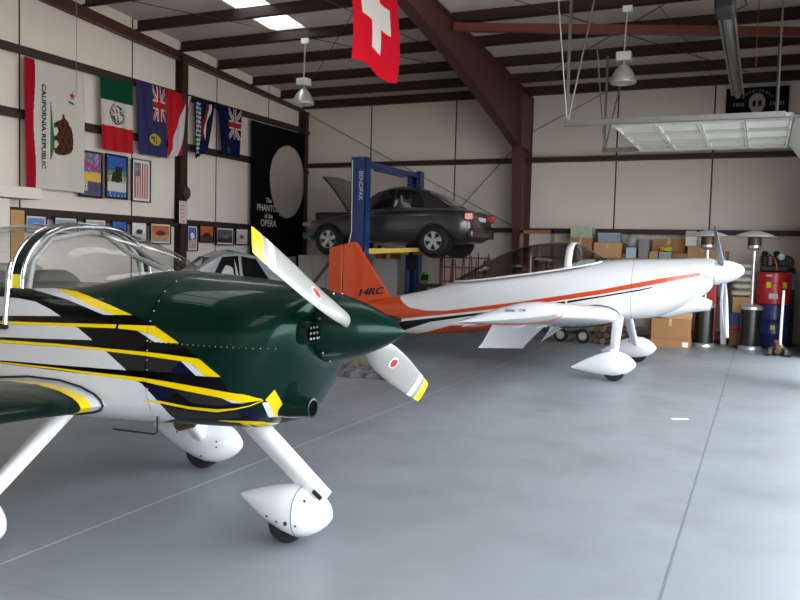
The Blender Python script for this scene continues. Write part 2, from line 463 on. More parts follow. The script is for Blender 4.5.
# brace beam running from the rafter to the gable on the right
m = MB(); a, b = V((-4.8, 12.55, 5.27)), V((XR, 13.75, 5.0))
d = (b - a).normalized(); s_ = d.cross(V((0, 0, 1))).normalized() * .06
for off, t_ in (((0, 0, 0), .006), ):
    m.add([a + s_, a - s_, b - s_, b + s_, a + s_ + V((0, 0, .13)), a - s_ + V((0, 0, .13)), b - s_ + V((0, 0, .13)), b + s_ + V((0, 0, .13))],
          [(0, 1, 2, 3), (7, 6, 5, 4), (0, 4, 5, 1), (1, 5, 6, 2), (2, 6, 7, 3), (3, 7, 4, 0)])
m.build('brace_beam', mat('brighter_red_oxide', '#6e332d', .5, var=.12), smooth=0, **S)
# rod bracing of roof and walls
rodm = mat('bracing_rod', '#4b3a36', .6)
def rod(a, b, r=.008): MB().tube([a, b], r, 6).build('bracing_rod', rodm, **S)
rod((XL + .15, 17.45, 5.0), (-4.95, 17.3, 2.2)); rod((-4.9, 17.3, 4.2), (XL + 3.6, 17.45, 2.0)); rod((-4.75, 17.3, 4.3), (-3.2, 17.4, 5.1))
rod((XL + .2, 9.6, zb(9.6) + .05), (-4.9, 16.2, zb(16.2) + .03)); rod((-4.95, 10.2, zb(10.2)), (XL + .2, 16.9, zb(16.9) + .05))
rod((-4.75, 10.4, zb(10.4)), (-.4, 16.8, zb(16.8) + .04)); rod((.5, 10.4, zb(10.4)), (-4.6, 16.6, zb(16.6) + .04)); rod((-7.2, 9, zb(9) + .05), (-4.95, 13.6, 5.0), .006)
rod((-2.2, 9, zb(9) + .05), (-1.0, 17.2, zb(17.2) + .05), .006)

# ------------------------------------------------------------------ overhead door pulled up under the roof
door = bpy.data.objects.new('door_1', None); finish(door, None, (XR, 13.6, 0), None, None, None, 'structure')
m_door = mat('white_door_panel', '#d9dad6', .5, var=.05)
m_galv = mat('galvanised_steel', '#8d8d8b', .4, .6, var=.1)
zt = 3.58; y0, y1 = 12.02, 15.08
def door_panel(xa, xb):
    m = MB(); m.bx((xa + .006, y0 + .05, zt), (xb - .006, y1 - .05, zt + .045))
    n = 5; w_ = (y1 - y0 - .1) / n
    return m
for i in range(4):
    xa = -2.1 + i * .6
    m = MB(); m.bx((xa + .006, y0 + .05, zt), (xa + .594, y1 - .05, zt + .045))
    for z_ in (zt - .03,):
        m.bx((xa + .006, y0 + .05, z_), (xa + .03, y1 - .05, zt)); m.bx((xa + .57, y0 + .05, z_), (xa + .594, y1 - .05, zt))
    p = m.build('door_panel', m_door, door, smooth=0)
    q = MB()
    for j in range(4):
        yy = y0 + .12 + j * (y1 - y0 - .24) / 3; q.bx((xa + .01, yy - .03, zt - .05), (xa + .59, yy + .03, zt - .002))
    q.build('stile', mat('door_stile', '#b9bab6', .5), p, smooth=0)
# last section bends down into the opening
m = MB(); m.add([(.32, y0 + .05, zt), (.32, y1 - .05, zt), (.64, y1 - .05, zt - .42), (.64, y0 + .05, zt - .42), (.35, y0 + .05, zt + .04), (.35, y1 - .05, zt + .04), (.68, y1 - .05, zt - .4), (.68, y0 + .05, zt - .4)],
    [(0, 1, 2, 3), (7, 6, 5, 4), (0, 4, 5, 1), (1, 5, 6, 2), (2, 6, 7, 3), (3, 7, 4, 0)])
m.build('door_panel', m_door, door, smooth=0)
for y in (y0 - .02, y1 + .02):
    m = MB(); xe = -2.78
    m.bx((xe, y - .03, zt - .03), (.3, y + .03, zt - .022)); m.bx((xe, y - .03, zt - .03), (.2, y - .024, zt + .05)); m.bx((xe, y - .03, zt + .044), (.2, y + .03, zt + .05))
    m.tube([(.3, y, zt), (.5, y, zt - .05), (.64, y, zt - .18), (.7, y, zt - .35), (.715, y, 0.02)], .03, 8)
    m.build('track', m_galv, door, smooth=0)
    zc = zb(y) - .0
    h = MB(); h.bx((xe + .02, y - .03, zt), (xe + .06, y + .005, zc)); h.bx((xe + .06, y - .02, zt), (xe + .2, y + .0, zt + .03))
    h.build('hanger', m_galv, door, smooth=0)
    MB().tube([(xe + .05, y, zt + .02), (xe + .35, y + .2, zc)], .015, 6).build('hanger', m_galv, door)
    MB().tube([(xe + .04, y, zt + .02), (xe - .05, y - .55, zc)], .012, 6).build('hanger', m_galv, door)
for y in (y0, y1):
    MB().tube([(.1, y, zt + .02), (.1, y, zb(y))], .015, 6).build('hanger', m_galv, door)
# side stripes of the two aeroplanes: (colour, upper edge, lower edge) as points (x, z) on the fuselage side
DECALS = [
    ('y', [[(-2.2392, 3.3865, 0.8345), (-2.2292, 3.3984, 0.8367), (-2.2191, 3.4105, 0.8389), (-2.2094, 3.4232, 0.8411), (-2.1997, 3.4358, 0.8433)], [(-2.2407, 3.4011, 0.8163), (-2.231, 3.4147, 0.8176), (-2.2212, 3.4282, 0.819), (-2.2115, 3.4422, 0.8202), (-2.2021, 3.4566, 0.8214)], [(-2.2431, 3.417, 0.7978), (-2.2337, 3.4324, 0.7981), (-2.2244, 3.4479, 0.7984), (-2.2149, 3.4633, 0.7987), (-2.206, 3.4798, 0.7988)], [(-2.2467, 3.4351, 0.7786), (-2.2374, 3.4517, 0.778), (-2.229, 3.4699, 0.7771), (-2.2201, 3.4874, 0.7763), (-2.2119, 3.5064, 0.7752)], [(-2.2515, 3.455, 0.7589), (-2.2429, 3.474, 0.7571), (-2.2354, 3.4949, 0.7548), (-2.2275, 3.5153, 0.7528), (-2.2209, 3.5381, 0.7501)], [(-2.2579, 3.4774, 0.7383), (-2.2507, 3.4999, 0.7351), (-2.2449, 3.5248, 0.7312), (-2.239, 3.5498, 0.7273), (-2.2349, 3.5782, 0.7227)]]),
    ('y', [[(-2.2455, 3.3686, 0.8454), (-2.2343, 3.3726, 0.8592), (-2.223, 3.3766, 0.8731), (-2.2118, 3.3806, 0.8869), (-2.2005, 3.3846, 0.9006)], [(-2.2442, 3.3721, 0.8432), (-2.233, 3.3773, 0.8549), (-2.2219, 3.3828, 0.8664), (-2.2108, 3.3882, 0.878), (-2.1997, 3.3937, 0.8895)], [(-2.2429, 3.3757, 0.841), (-2.232, 3.3826, 0.8503), (-2.2211, 3.3896, 0.8596), (-2.2102, 3.3966, 0.8688), (-2.1993, 3.4035, 0.8781)], [(-2.2417, 3.3793, 0.8388), (-2.2311, 3.3879, 0.8458), (-2.2204, 3.3965, 0.8527), (-2.2098, 3.4051, 0.8597), (-2.1991, 3.4137, 0.8667)], [(-2.2405, 3.3829, 0.8366), (-2.2301, 3.3931, 0.8413), (-2.2198, 3.4034, 0.8459), (-2.2094, 3.4137, 0.8506), (-2.1991, 3.4243, 0.8551)], [(-2.2392, 3.3865, 0.8345), (-2.2292, 3.3984, 0.8367), (-2.2191, 3.4105, 0.8389), (-2.2094, 3.4232, 0.8411), (-2.1997, 3.4358, 0.8433)]]),
    ('w', [[(-2.2589, 3.3621, 0.8314), (-2.2539, 3.3683, 0.8321), (-2.249, 3.3743, 0.8329), (-2.2441, 3.3804, 0.8337), (-2.2392, 3.3865, 0.8345)], [(-2.2598, 3.3757, 0.8142), (-2.255, 3.3819, 0.8148), (-2.2501, 3.3881, 0.8154), (-2.2453, 3.3945, 0.8158), (-2.2407, 3.4011, 0.8163)], [(-2.2613, 3.3901, 0.7968), (-2.2568, 3.3968, 0.797), (-2.2523, 3.4036, 0.7973), (-2.2477, 3.4103, 0.7975), (-2.2431, 3.417, 0.7978)], [(-2.2635, 3.4056, 0.779), (-2.2592, 3.4129, 0.7789), (-2.2551, 3.4203, 0.7788), (-2.2509, 3.4277, 0.7787), (-2.2467, 3.4351, 0.7786)], [(-2.2671, 3.4233, 0.7605), (-2.263, 3.4309, 0.7602), (-2.2589, 3.4385, 0.7598), (-2.2552, 3.4467, 0.7593), (-2.2515, 3.455, 0.7589)], [(-2.2718, 3.4429, 0.7414), (-2.2682, 3.4513, 0.7407), (-2.2646, 3.4597, 0.74), (-2.261, 3.4682, 0.7392), (-2.2579, 3.4774, 0.7383)]]),
]
LIVERY = [
    ('k', [(-7.7, 1.2), (-4.087, 1.349), (-3.789, 1.347), (-3.649, 1.356), (-3.224, 1.305), (-2.982, 1.245), (-2.822, 1.201), (-2.662, 1.12), (-2.543, 1.052), (-2.426, 0.967), (-2.28, 0.678), (-2.256, 0.852), (-2.238, 0.722), (-2.203, 0.903)], [(-7.7, 0.3), (-4.549, 0.619), (-4.456, 0.617), (-4.364, 0.615), (-4.278, 0.613), (-4.189, 0.612), (-4.101, 0.611), (-4.014, 0.61), (-3.931, 0.61), (-3.846, 0.61), (-3.763, 0.61), (-3.681, 0.61), (-3.602, 0.61), (-3.525, 0.612), (-3.448, 0.615), (-3.37, 0.619), (-3.292, 0.623), (-3.21, 0.626), (-3.131, 0.628), (-3.056, 0.631), (-2.979, 0.635), (-2.903, 0.638), (-2.826, 0.641), (-2.753, 0.642), (-2.68, 0.643), (-2.609, 0.645), (-2.401, 0.652), (-2.39, 0.668), (-2.342, 0.671), (-2.337, 0.659), (-2.28, 0.678)]),
    ('d', [(-3.119, 1.049), (-3.033, 1.045), (-2.949, 1.041), (-2.869, 1.037), (-2.792, 1.034), (-2.719, 1.031), (-2.648, 1.027)], [(-3.119, 1.048), (-3.052, 1.003), (-2.987, 0.959), (-2.914, 0.961), (-2.841, 0.963), (-2.771, 0.965), (-2.701, 0.967), (-2.648, 1.02)]),
    ('d', [(-2.682, 0.878), (-2.613, 0.872), (-2.546, 0.865), (-2.486, 0.859), (-2.429, 0.853), (-2.383, 0.831)], [(-2.682, 0.873), (-2.601, 0.815), (-2.524, 0.813), (-2.45, 0.81), (-2.384, 0.826)]),
    ('d', [(-2.788, 0.789), (-2.707, 0.779), (-2.629, 0.768), (-2.556, 0.765), (-2.485, 0.762), (-2.424, 0.775), (-2.368, 0.787)], [(-2.789, 0.786), (-2.751, 0.717), (-2.678, 0.722), (-2.606, 0.726), (-2.536, 0.73), (-2.454, 0.738), (-2.379, 0.744)]),
    ('b', [(-2.368, 0.787), (-2.311, 0.804), (-2.272, 0.739), (-2.263, 0.818)], [(-2.373, 0.746), (-2.369, 0.784), (-2.317, 0.743), (-2.273, 0.735)]),
    ('b', [(-2.88, 0.894), (-2.812, 0.889), (-2.746, 0.884), (-2.682, 0.873)], [(-2.88, 0.891), (-2.816, 0.814), (-2.736, 0.831), (-2.683, 0.868)]),
    ('b', [(-2.701, 0.985), (-2.642, 1.025), (-2.561, 0.96)], [(-2.701, 0.967), (-2.595, 0.97), (-2.561, 0.958)]),
    ('w', [(-7.7, 1.267), (-3.951, 1.297), (-3.794, 1.294), (-3.658, 1.281), (-3.543, 1.25), (-3.458, 1.216)], [(-7.7, 1.162), (-3.906, 1.192), (-3.828, 1.196), (-3.75, 1.2), (-3.674, 1.204), (-3.599, 1.207), (-3.527, 1.211), (-3.457, 1.214)]),
    ('w', [(-3.796, 1.345), (-3.722, 1.35), (-3.653, 1.354), (-3.484, 1.331), (-3.372, 1.305), (-3.276, 1.279), (-3.184, 1.259), (-3.096, 1.239)], [(-3.785, 1.343), (-3.648, 1.329), (-3.533, 1.314), (-3.43, 1.298), (-3.336, 1.277), (-3.248, 1.256), (-3.164, 1.236), (-3.096, 1.238)]),
    ('y', [(-3.665, 1.361), (-3.647, 1.354), (-3.447, 1.346), (-3.325, 1.327), (-3.225, 1.306), (-3.139, 1.286), (-3.059, 1.265), (-2.982, 1.245)], [(-3.634, 1.352), (-3.477, 1.329), (-3.369, 1.304), (-3.276, 1.279), (-3.184, 1.259), (-3.096, 1.239), (-2.981, 1.244)]),
    ('y', [(-7.7, 1.132), (-3.904, 1.162), (-3.825, 1.165), (-3.747, 1.167), (-3.67, 1.17), (-3.595, 1.172), (-3.521, 1.175), (-3.45, 1.177), (-3.371, 1.18), (-3.294, 1.183), (-3.218, 1.186), (-3.144, 1.188), (-3.072, 1.191)], [(-7.7, 1.1159999999999999), (-3.903, 1.146), (-3.824, 1.149), (-3.746, 1.151), (-3.669, 1.153), (-3.594, 1.156), (-3.52, 1.158), (-3.447, 1.16), (-3.368, 1.162), (-3.291, 1.165), (-3.215, 1.167), (-3.14, 1.169), (-3.067, 1.171)]),
    ('w', [(-7.7, 1.115), (-3.903, 1.145), (-3.816, 1.148), (-3.731, 1.151), (-3.647, 1.153), (-3.564, 1.156), (-3.483, 1.159), (-3.404, 1.161), (-3.327, 1.163), (-3.216, 1.102)], [(-7.7, 1.041), (-3.903, 1.071), (-3.812, 1.075), (-3.722, 1.078), (-3.634, 1.082), (-3.547, 1.085), (-3.462, 1.089), (-3.378, 1.093), (-3.296, 1.097), (-3.216, 1.1)]),
    ('w', [(-2.925, 1.167), (-2.83, 1.15), (-2.747, 1.117)], [(-2.924, 1.166), (-2.873, 1.144), (-2.814, 1.116), (-2.746, 1.116)]),
    ('y', [(-3.05, 1.19), (-2.973, 1.193), (-2.898, 1.195), (-2.823, 1.197), (-2.741, 1.159), (-2.663, 1.12)], [(-3.046, 1.171), (-2.977, 1.169), (-2.909, 1.166), (-2.83, 1.15), (-2.747, 1.117), (-2.663, 1.119)]),
    ('w', [(-7.7, 1.007), (-3.903, 1.037), (-3.824, 1.039), (-3.745, 1.041), (-3.668, 1.042), (-3.592, 1.044), (-3.517, 1.046), (-3.443, 1.047), (-3.361, 1.048), (-3.281, 1.049), (-3.202, 1.05), (-3.126, 1.051), (-3.055, 1.005), (-2.987, 0.959)], [(-7.7, 0.9089999999999999), (-3.904, 0.939), (-3.815, 0.941), (-3.727, 0.943), (-3.64, 0.944), (-3.555, 0.946), (-3.475, 0.947), (-3.396, 0.949), (-3.318, 0.951), (-3.242, 0.953), (-3.168, 0.954), (-3.097, 0.955), (-3.026, 0.957), (-2.987, 0.957)]),
    ('w', [(-2.648, 1.03), (-2.595, 1.026), (-2.509, 0.962)], [(-2.648, 1.029), (-2.561, 0.961), (-2.509, 0.961)]),
    ('y', [(-7.7, 1.026), (-3.903, 1.056), (-3.668, 1.06), (-3.443, 1.064), (-3.16, 1.063), (-2.962, 1.062), (-2.774, 1.06), (-2.543, 1.048), (-2.426, 0.967)], [(-7.7, 1.009), (-3.903, 1.039), (-3.668, 1.044), (-3.443, 1.049), (-3.159, 1.049), (-3.01, 1.045), (-2.869, 1.041), (-2.657, 1.03), (-2.583, 1.021), (-2.509, 0.962), (-2.426, 0.964)]),
    ('w', [(-7.7, 0.89), (-3.904, 0.92), (-3.825, 0.92), (-3.746, 0.919), (-3.669, 0.919), (-3.593, 0.918), (-3.518, 0.917), (-3.443, 0.917), (-3.37, 0.916), (-3.298, 0.916), (-3.228, 0.915), (-3.159, 0.914), (-3.092, 0.913), (-3.026, 0.912), (-2.961, 0.911), (-2.899, 0.903), (-2.833, 0.845), (-2.78, 0.784), (-2.754, 0.713)], [(-7.7, 0.589), (-4.548, 0.619), (-4.455, 0.617), (-4.364, 0.615), (-4.278, 0.613), (-4.188, 0.612), (-4.1, 0.611), (-4.014, 0.61), (-3.931, 0.61), (-3.846, 0.61), (-3.763, 0.61), (-3.68, 0.61), (-3.598, 0.61), (-3.516, 0.612), (-3.434, 0.616), (-3.351, 0.62), (-3.269, 0.624), (-2.886, 0.664), (-2.762, 0.706)]),
    ('w', [(-2.428, 0.855), (-2.36, 0.841), (-2.324, 0.833)], [(-2.428, 0.854), (-2.383, 0.831), (-2.324, 0.831)]),
    ('y', [(-7.7, 0.901), (-3.904, 0.931), (-3.669, 0.931), (-3.443, 0.931), (-3.159, 0.929), (-3.01, 0.928), (-2.869, 0.926), (-2.685, 0.915), (-2.555, 0.904), (-2.433, 0.892), (-2.31, 0.878), (-2.256, 0.852)], [(-7.7, 0.893), (-3.904, 0.923), (-3.669, 0.922), (-3.443, 0.922), (-3.159, 0.914), (-3.01, 0.91), (-2.869, 0.906), (-2.687, 0.884), (-2.559, 0.87), (-2.439, 0.856), (-2.365, 0.84), (-2.319, 0.835), (-2.257, 0.846)]),
    ('y', [(-2.891, 0.807), (-2.787, 0.812), (-2.619, 0.793), (-2.473, 0.79), (-2.377, 0.802), (-2.308, 0.819), (-2.254, 0.846)], [(-2.893, 0.8), (-2.791, 0.798), (-2.625, 0.778), (-2.48, 0.772), (-2.38, 0.793), (-2.31, 0.813), (-2.255, 0.84)]),
    ('y', [(-2.501, 0.72), (-2.446, 0.723), (-2.393, 0.725), (-2.345, 0.725), (-2.307, 0.714), (-2.28, 0.678)], [(-2.504, 0.716), (-2.454, 0.713), (-2.405, 0.71), (-2.401, 0.652), (-2.361, 0.705), (-2.341, 0.658), (-2.333, 0.685), (-2.28, 0.678)]),
]
LIVERY_W = [
    ('o', [(-6.251, 0.747), (-5.598, 0.859), (-5.266, 0.916), (-5.186, 0.843), (-5.099, 0.785), (-5.019, 0.751), (-4.742, 0.721), (-4.389, 0.737), (-3.966, 0.808), (-3.567, 0.874), (-3.184, 0.938), (-2.79, 1.015), (-2.408, 1.089), (-2.038, 1.161), (-1.636, 1.255), (-1.247, 1.345), (-0.945, 1.406), (-0.652, 1.466)], [(-6.276, 0.436), (-5.718, 0.466), (-5.196, 0.558), (-4.739, 0.629), (-4.301, 0.697), (-3.91, 0.758), (-3.539, 0.816), (-3.182, 0.872), (-2.787, 0.949), (-2.405, 1.023), (-2.036, 1.095), (-1.633, 1.189), (-1.243, 1.279), (-0.746, 1.396), (-0.652, 1.46)]),
    ('k', [(-5.678, 0.41), (-5.104, 0.532), (-4.694, 0.599), (-4.3, 0.663), (-3.909, 0.726), (-3.538, 0.786), (-3.181, 0.843), (-2.594, 0.964), (-2.035, 1.074), (-1.5, 1.19), (-1.345, 1.227)], [(-5.707, 0.357), (-5.118, 0.384), (-4.65, 0.547), (-3.963, 0.681), (-3.564, 0.746), (-3.181, 0.809), (-2.593, 0.931), (-2.034, 1.052), (-1.5, 1.169), (-1.344, 1.214)]),
    ('o', [(-4.962, 0.323), (-4.694, 0.391), (-4.496, 0.454), (-4.305, 0.515), (-4.092, 0.534), (-3.887, 0.551), (-3.726, 0.576), (-3.569, 0.601), (-3.413, 0.626)], [(-4.962, 0.323), (-4.782, 0.331), (-4.608, 0.348), (-4.433, 0.368), (-4.226, 0.393), (-4.023, 0.417), (-3.864, 0.438), (-3.707, 0.46), (-3.55, 0.483)]),
]
# ------------------------------------------------------------------ shared aircraft pieces
FOIL = [(1, .0), (.9, .022), (.75, .05), (.55, .085), (.35, .105), (.2, .1), (.1, .078), (.04, .05), (.012, .026), (0, 0),
        (.012, -.02), (.04, -.033), (.1, -.046), (.2, -.055), (.35, -.057), (.55, -.048), (.75, -.03), (.9, -.013), (1, -.003)]
def foil(xle, y, z, chord, tk=1., pitch=0., c0=0., c1=1., blunt=True):
    """aerofoil ring (nose towards +x); keeps the part of the chord between c0 and c1"""
    up = [p for p in FOIL[:10] if c0 < p[0] < c1]; lo = [p for p in FOIL[9:] if c0 < p[0] < c1]
    def at(t, s):
        F = FOIL[:10] if s > 0 else FOIL[9:]
        F = sorted(F)
        for a, b in zip(F[:-1], F[1:]):
            if a[0] <= t <= b[0]: return a[1] + (b[1] - a[1]) * (t - a[0]) / max(1e-9, b[0] - a[0])
        return F[-1][1]
    P = [(c1, at(c1, 1))] + up + [(c0, at(c0, 1))] + ([(c0, at(c0, -1))] if c0 > 0 else []) + [p for p in lo if not (p == (0, 0))] + [(c1, at(c1, -1))]
    R = []
    for u, w in P:
        dx, dz = -u * chord, w * chord * tk
        R.append(V((xle + dx * cos(pitch) + dz * sin(pitch) * 0, y, z + dz + dx * sin(pitch))))
    return R

def pant(parent, mats, xf, xb, yc, zbot, ztop, wid, tilt=0., tail=.45):
    L = xf - xb; R = []
    for t in (0, .02, .06, .13, .22, .34, .48, .62, .76, .88, .97, 1):
        prof = (sin(pi * min(t / .34, 1) / 2) ** .62) if t < .34 else (1 - ((t - .34) / .66) ** 1.55 * .93)
        h = (ztop - zbot) / 2 * max(prof, .03); zc = (ztop + zbot) / 2 + (max(0, t - .3) / .7) ** 1.4 * (ztop - zbot) * (tail - .5) + tilt * (t - .4)
        R.append(sup(yc, xf - t * L, zc - h, zc + h, zc, wid / 2 * max(prof, .03), 2.2, 2.2, 28))
    p = MB().rings(R).build('wheel_pant', mats, parent, smooth=60)
    return p

def wheel(parent, x, y, r, wid, tyre, rim):
    t = MB().lathe([(r * .55, -wid / 2), (r * .86, -wid / 2), (r * .97, -wid * .32), (r, 0), (r * .97, wid * .32), (r * .86, wid / 2), (r * .55, wid / 2)], (x, y, r), 'Y', 28).build('tire', tyre, parent)
    MB().lathe([(r * .5, -wid * .42), (r * .56, -wid * .5), (r * .56, wid * .5), (r * .5, wid * .42)], (x, y, r), 'Y', 20).build('wheel_rim', rim, t)
    return t

def blade(parent, mats, hub, dirn, fwd, L, r0, w, pitch0, pitch1, cut, sgn=1, nm='propeller_blade'):
    """cut = [(fraction, material index)...] colour bands along the blade"""
    d = V(dirn).normalized(); f = V(fwd).normalized(); c = d.cross(f).normalized() * sgn
    R = []; mi = []; st = sorted({r0, .12, .2, .3, .4, .5, .6, .7, .78, .985, .996, 1.0} | {a for a, _ in cut})
    for t in st:
        if t < r0: continue
        ch = interp([(r0, .07), (.15, .08), (.25, .112), (.4, .138), (.55, .142), (.75, .128), (.93, .11), (.985, .102), (1.0, .096)], t)[0] * w
        th = interp([(r0, .045), (.2, .042), (.4, .026), (.7, .014), (1, .007)], t)[0]
        an = pitch0 + (pitch1 - pitch0) * t
        cd = c * cos(an) + f * sin(an); nd = f * cos(an) - c * sin(an)
        ring = [V(hub) + d * (L * t) + cd * (ch / 2 * cos(a)) + nd * (th * sin(a) * (1 if sin(a) > 0 else .35)) for a in (2 * pi * k / 20 for k in range(20))]
        R.append(ring)
    for a in [t for t in st if t >= r0][:-1]:
        m_ = 0
        for q, k in cut:
            if a >= q - 1e-6: m_ = k
        mi.append(m_)
    return MB().rings(R, mis=mi).build(nm, mats, parent, smooth=50)

m_tyre = mat('black_rubber', '#17171a', .75, var=.1, scale=20)
m_alu = mat('bare_aluminium', '#b9bbbd', .3, .9, var=.05)
m_white = mat('white_gloss_paint', '#e4e4e6', .25, coat=.6, var=.015)
m_black = mat('matte_black', '#111113', .6, var=.15)
m_seat = mat('grey_seat_cloth', '#55534f', .9, var=.1, scale=60, bump=.2)
m_chrome = mat('polished_tube', '#c9ccd0', .12, 1.0, var=.02)

# ------------------------------------------------------------------ green aeroplane
GY = 3.71
green = thing('airplane', 'dark green low-wing airplane with yellow and white side stripes and clear canopy, in the foreground', 'airplane', (-3.6, GY, 0))
GO = ORG[green]
# x: bottom, top, height of greatest width, half width, upper and lower exponents
GST = [(-7.75, .93, 1.16, 1.04, .03, 2, 2), (-7.2, .86, 1.2, 1.02, .11, 2.2, 2.4), (-6.4, .76, 1.3, 1.0, .26, 2.2, 2.8), (-5.6, .68, 1.43, .98, .42, 2.2, 3.4),
       (-5.25, .65, 1.46, .97, .48, 2.3, 3.6), (-5.1, .64, 1.38, .97, .5, 3.5, 3.8), (-4.9, .63, 1.36, .98, .515, 5.0, 4), (-4.0, .61, 1.36, 1.0, .53, 5.5, 4), (-3.62, .61, 1.365, 1.0, .53, 5.0, 4),
       (-3.45, .615, 1.385, 1.0, .53, 4.0, 4), (-3.25, .625, 1.432, 1.0, .53, 3.1, 4), (-3.08, .63, 1.468, 1.01, .525, 2.7, 4), (-2.87, .64, 1.462, 1.03, .515, 2.55, 3.8),
       (-2.6, .645, 1.445, 1.07, .495, 2.4, 3.4), (-2.35, .655, 1.425, 1.12, .465, 2.3, 2.9), (-2.2, .735, 1.41, 1.16, .405, 2.2, 2.0), (-2.12, .87, 1.395, 1.19, .36, 2.1, 1.75), (-2.085, .95, 1.387, 1.2, .31, 2, 1.8), (-2.07, .99, 1.38, 1.2, .21, 2, 2)]
def gsec(x, n=72):
    zb_, zt_, zw, w, nu, nl = interp(GST, x); return sup(GY, x, zb_, zt_, zw, w, nu, nl, n)
XFW = -2.865
gx_f = [-7.75, -7.5, -7.2, -6.8, -6.4, -6.0, -5.6, -5.4, -5.25, -5.18, -5.1, -5.0, -4.9, -4.6, -4.3, -4.0, -3.8, -3.62, -3.55, -3.45, -3.35, -3.25, -3.16, -3.08, -2.98, XFW - .004]
gx_c = [XFW + .002, -2.8, -2.7, -2.6, -2.5, -2.42, -2.35, -2.28, -2.2, -2.16, -2.12, -2.1, -2.085, -2.075, -2.07]
C_G, C_K, C_Y, C_W, C_D, C_B = lin('#010b08'), lin('#020203'), lin('#e3c400'), lin('#c6c6c8'), lin('#262425'), lin('#0c0a2c')
def green_livery(name, flake=True):
    t = NT(name); o, x, y, z = t.obj()
    x = t.math('ADD', x, GO.x); z = t.math('ADD', z, GO.z)
    fl = t.noise(o, 420, 2); c = t.mix(t.math('MULTIPLY', fl, .6), C_G, lin('#0b4a3c')); mt = .6
    for col, hi, lo in LIVERY:
        k = dict(k=C_K, y=C_Y, w=C_W, d=C_D, b=C_B)[col]
        b = t.band(x, z, hi, lo, Z=(.4, 1.6)); c = t.mix(b, c, k); mt = t.math('MULTIPLY', mt, t.math('SUBTRACT', 1, b))
    # black cockpit rails
    cab = t.math('MULTIPLY', t.rng(x, -5.05, -3.62), t.math('GREATER_THAN', z, 1.352))
    cab = t.math('MAXIMUM', cab, t.math('MULTIPLY', t.rng(x, -3.63, -3.27), t.math('GREATER_THAN', z, 1.374)))
    c = t.mix(cab, c, lin('#15151a')); mt = t.math('MULTIPLY', mt, t.math('SUBTRACT', 1, cab))
    return t.bsdf(c, .3, mt, .35, .08)
m_green = green_livery('green_striped_paint')
def plain_green():
    t = NT('metallic_green_paint'); o, x, y, z = t.obj()
    fl = t.noise(o, 420, 2); c = t.mix(t.math('MULTIPLY', fl, .6), C_G, lin('#0b4a3c'))
    return t.bsdf(c, .28, .6, .35, .2)
m_green_plain = plain_green()
gf = MB().rings([gsec(x) for x in gx_f]).build('fuselage', m_green, green, smooth=60)
gc = MB().rings([gsec(x) for x in gx_c]).build('cowling', m_green, green, smooth=60)
# chevron painted on the curved lower edge of the cowling
for col, rows in DECALS:
    n_ = len(rows[0]); m = MB(); m.add([p for r in rows for p in r], [(j * n_ + i, j * n_ + i + 1, (j + 1) * n_ + i + 1, (j + 1) * n_ + i) for j in range(len(rows) - 1) for i in range(n_ - 1)])
    m.build('chevron_decal', mat('decal_yellow', '#e3c400', .3) if col == 'y' else mat('decal_white', '#c6c6c8', .3), gc, smooth=180)
# rivets along the firewall seam and the hinge line of the cowling
def surf_y(x, z, stfn=gsec):
    R = stfn(x, 200); R = [p for p in R if p.y < GY]
    return min(R, key=lambda p: abs(p.z - z)).y
dots('rivet', m_alu, gc, [((XFW + .012, surf_y(XFW, .72 + i * .05) - .001, .72 + i * .05), .0045) for i in range(15)])
dots('rivet', m_alu, gc, [((XFW + .03 + i * .032, surf_y(XFW + .03 + i * .032, 1.115), 1.115), .003) for i in range(22)])
# cheek inlets beside the spinner, oil scoop and exhaust under the chin
for s in (-1, 1):
    m = MB(); R = []
    for t, a in ((0, 1.0), (.035, 1.06), (.07, .98)):
        R.append([V((-2.12 + t * 1.2, GY + s * (.238 + .072 * a * math.copysign(abs(cos(q)) ** .55, cos(q))), 1.19 + .056 * a * math.copysign(abs(sin(q)) ** .55, sin(q)))) for q in (2 * pi * k / 28 for k in range(28))])
    inl = m.rings(R).build('air_inlet', m_green_plain, gc, smooth=50)
    m = MB(); m.lathe([(.0745, 0), (.07, .002)], (0, 0, 0), 'X', 28)
    m.v = [(-2.034 + p[0], GY + s * .238 + p[1] * .84, 1.19 + p[2] * .64) for p in m.v]
    m.build('inlet_opening', mat('hole_shade_black', '#020202', .95, spec=.05), inl)  # flat black disc, the shade inside the inlet put into its colour
    dots('inlet_bolt', m_alu, inl, [((-2.03, GY + s * (.207 + .031 * i), 1.162 + .028 * j), .007) for i in range(3) for j in range(3)])
MB().tube([(-2.42, GY - .15, .83), (-2.28, GY - .17, .805), (-2.17, GY - .18, .797), (-2.07, GY - .18, .795)], [.05, .08, .064, .05], 20).build('exhaust_fairing', m_green_plain, gc)
MB().lathe([(.05, -.02), (.051, .0), (.042, .002), (.04, -.02)], (-2.062, GY - .18, .796), 'X', 24, cap=False).build('exhaust_lip', m_green_plain, gc)
MB().lathe([(.042, 0), (.04, .002)], (-2.067, GY - .18, .796), 'X', 24).build('exhaust_opening', mat('hole_shade_black', '#020202', .95, spec=.05), gc)  # black disc painted as the darkness inside the pipe
MB().tube([(-2.5, GY - .02, 1.0), (-2.3, GY - .02, .95), (-2.14, GY - .02, .95)], [.07, .11, .08], 20).build('chin_scoop', m_green_plain, gc)
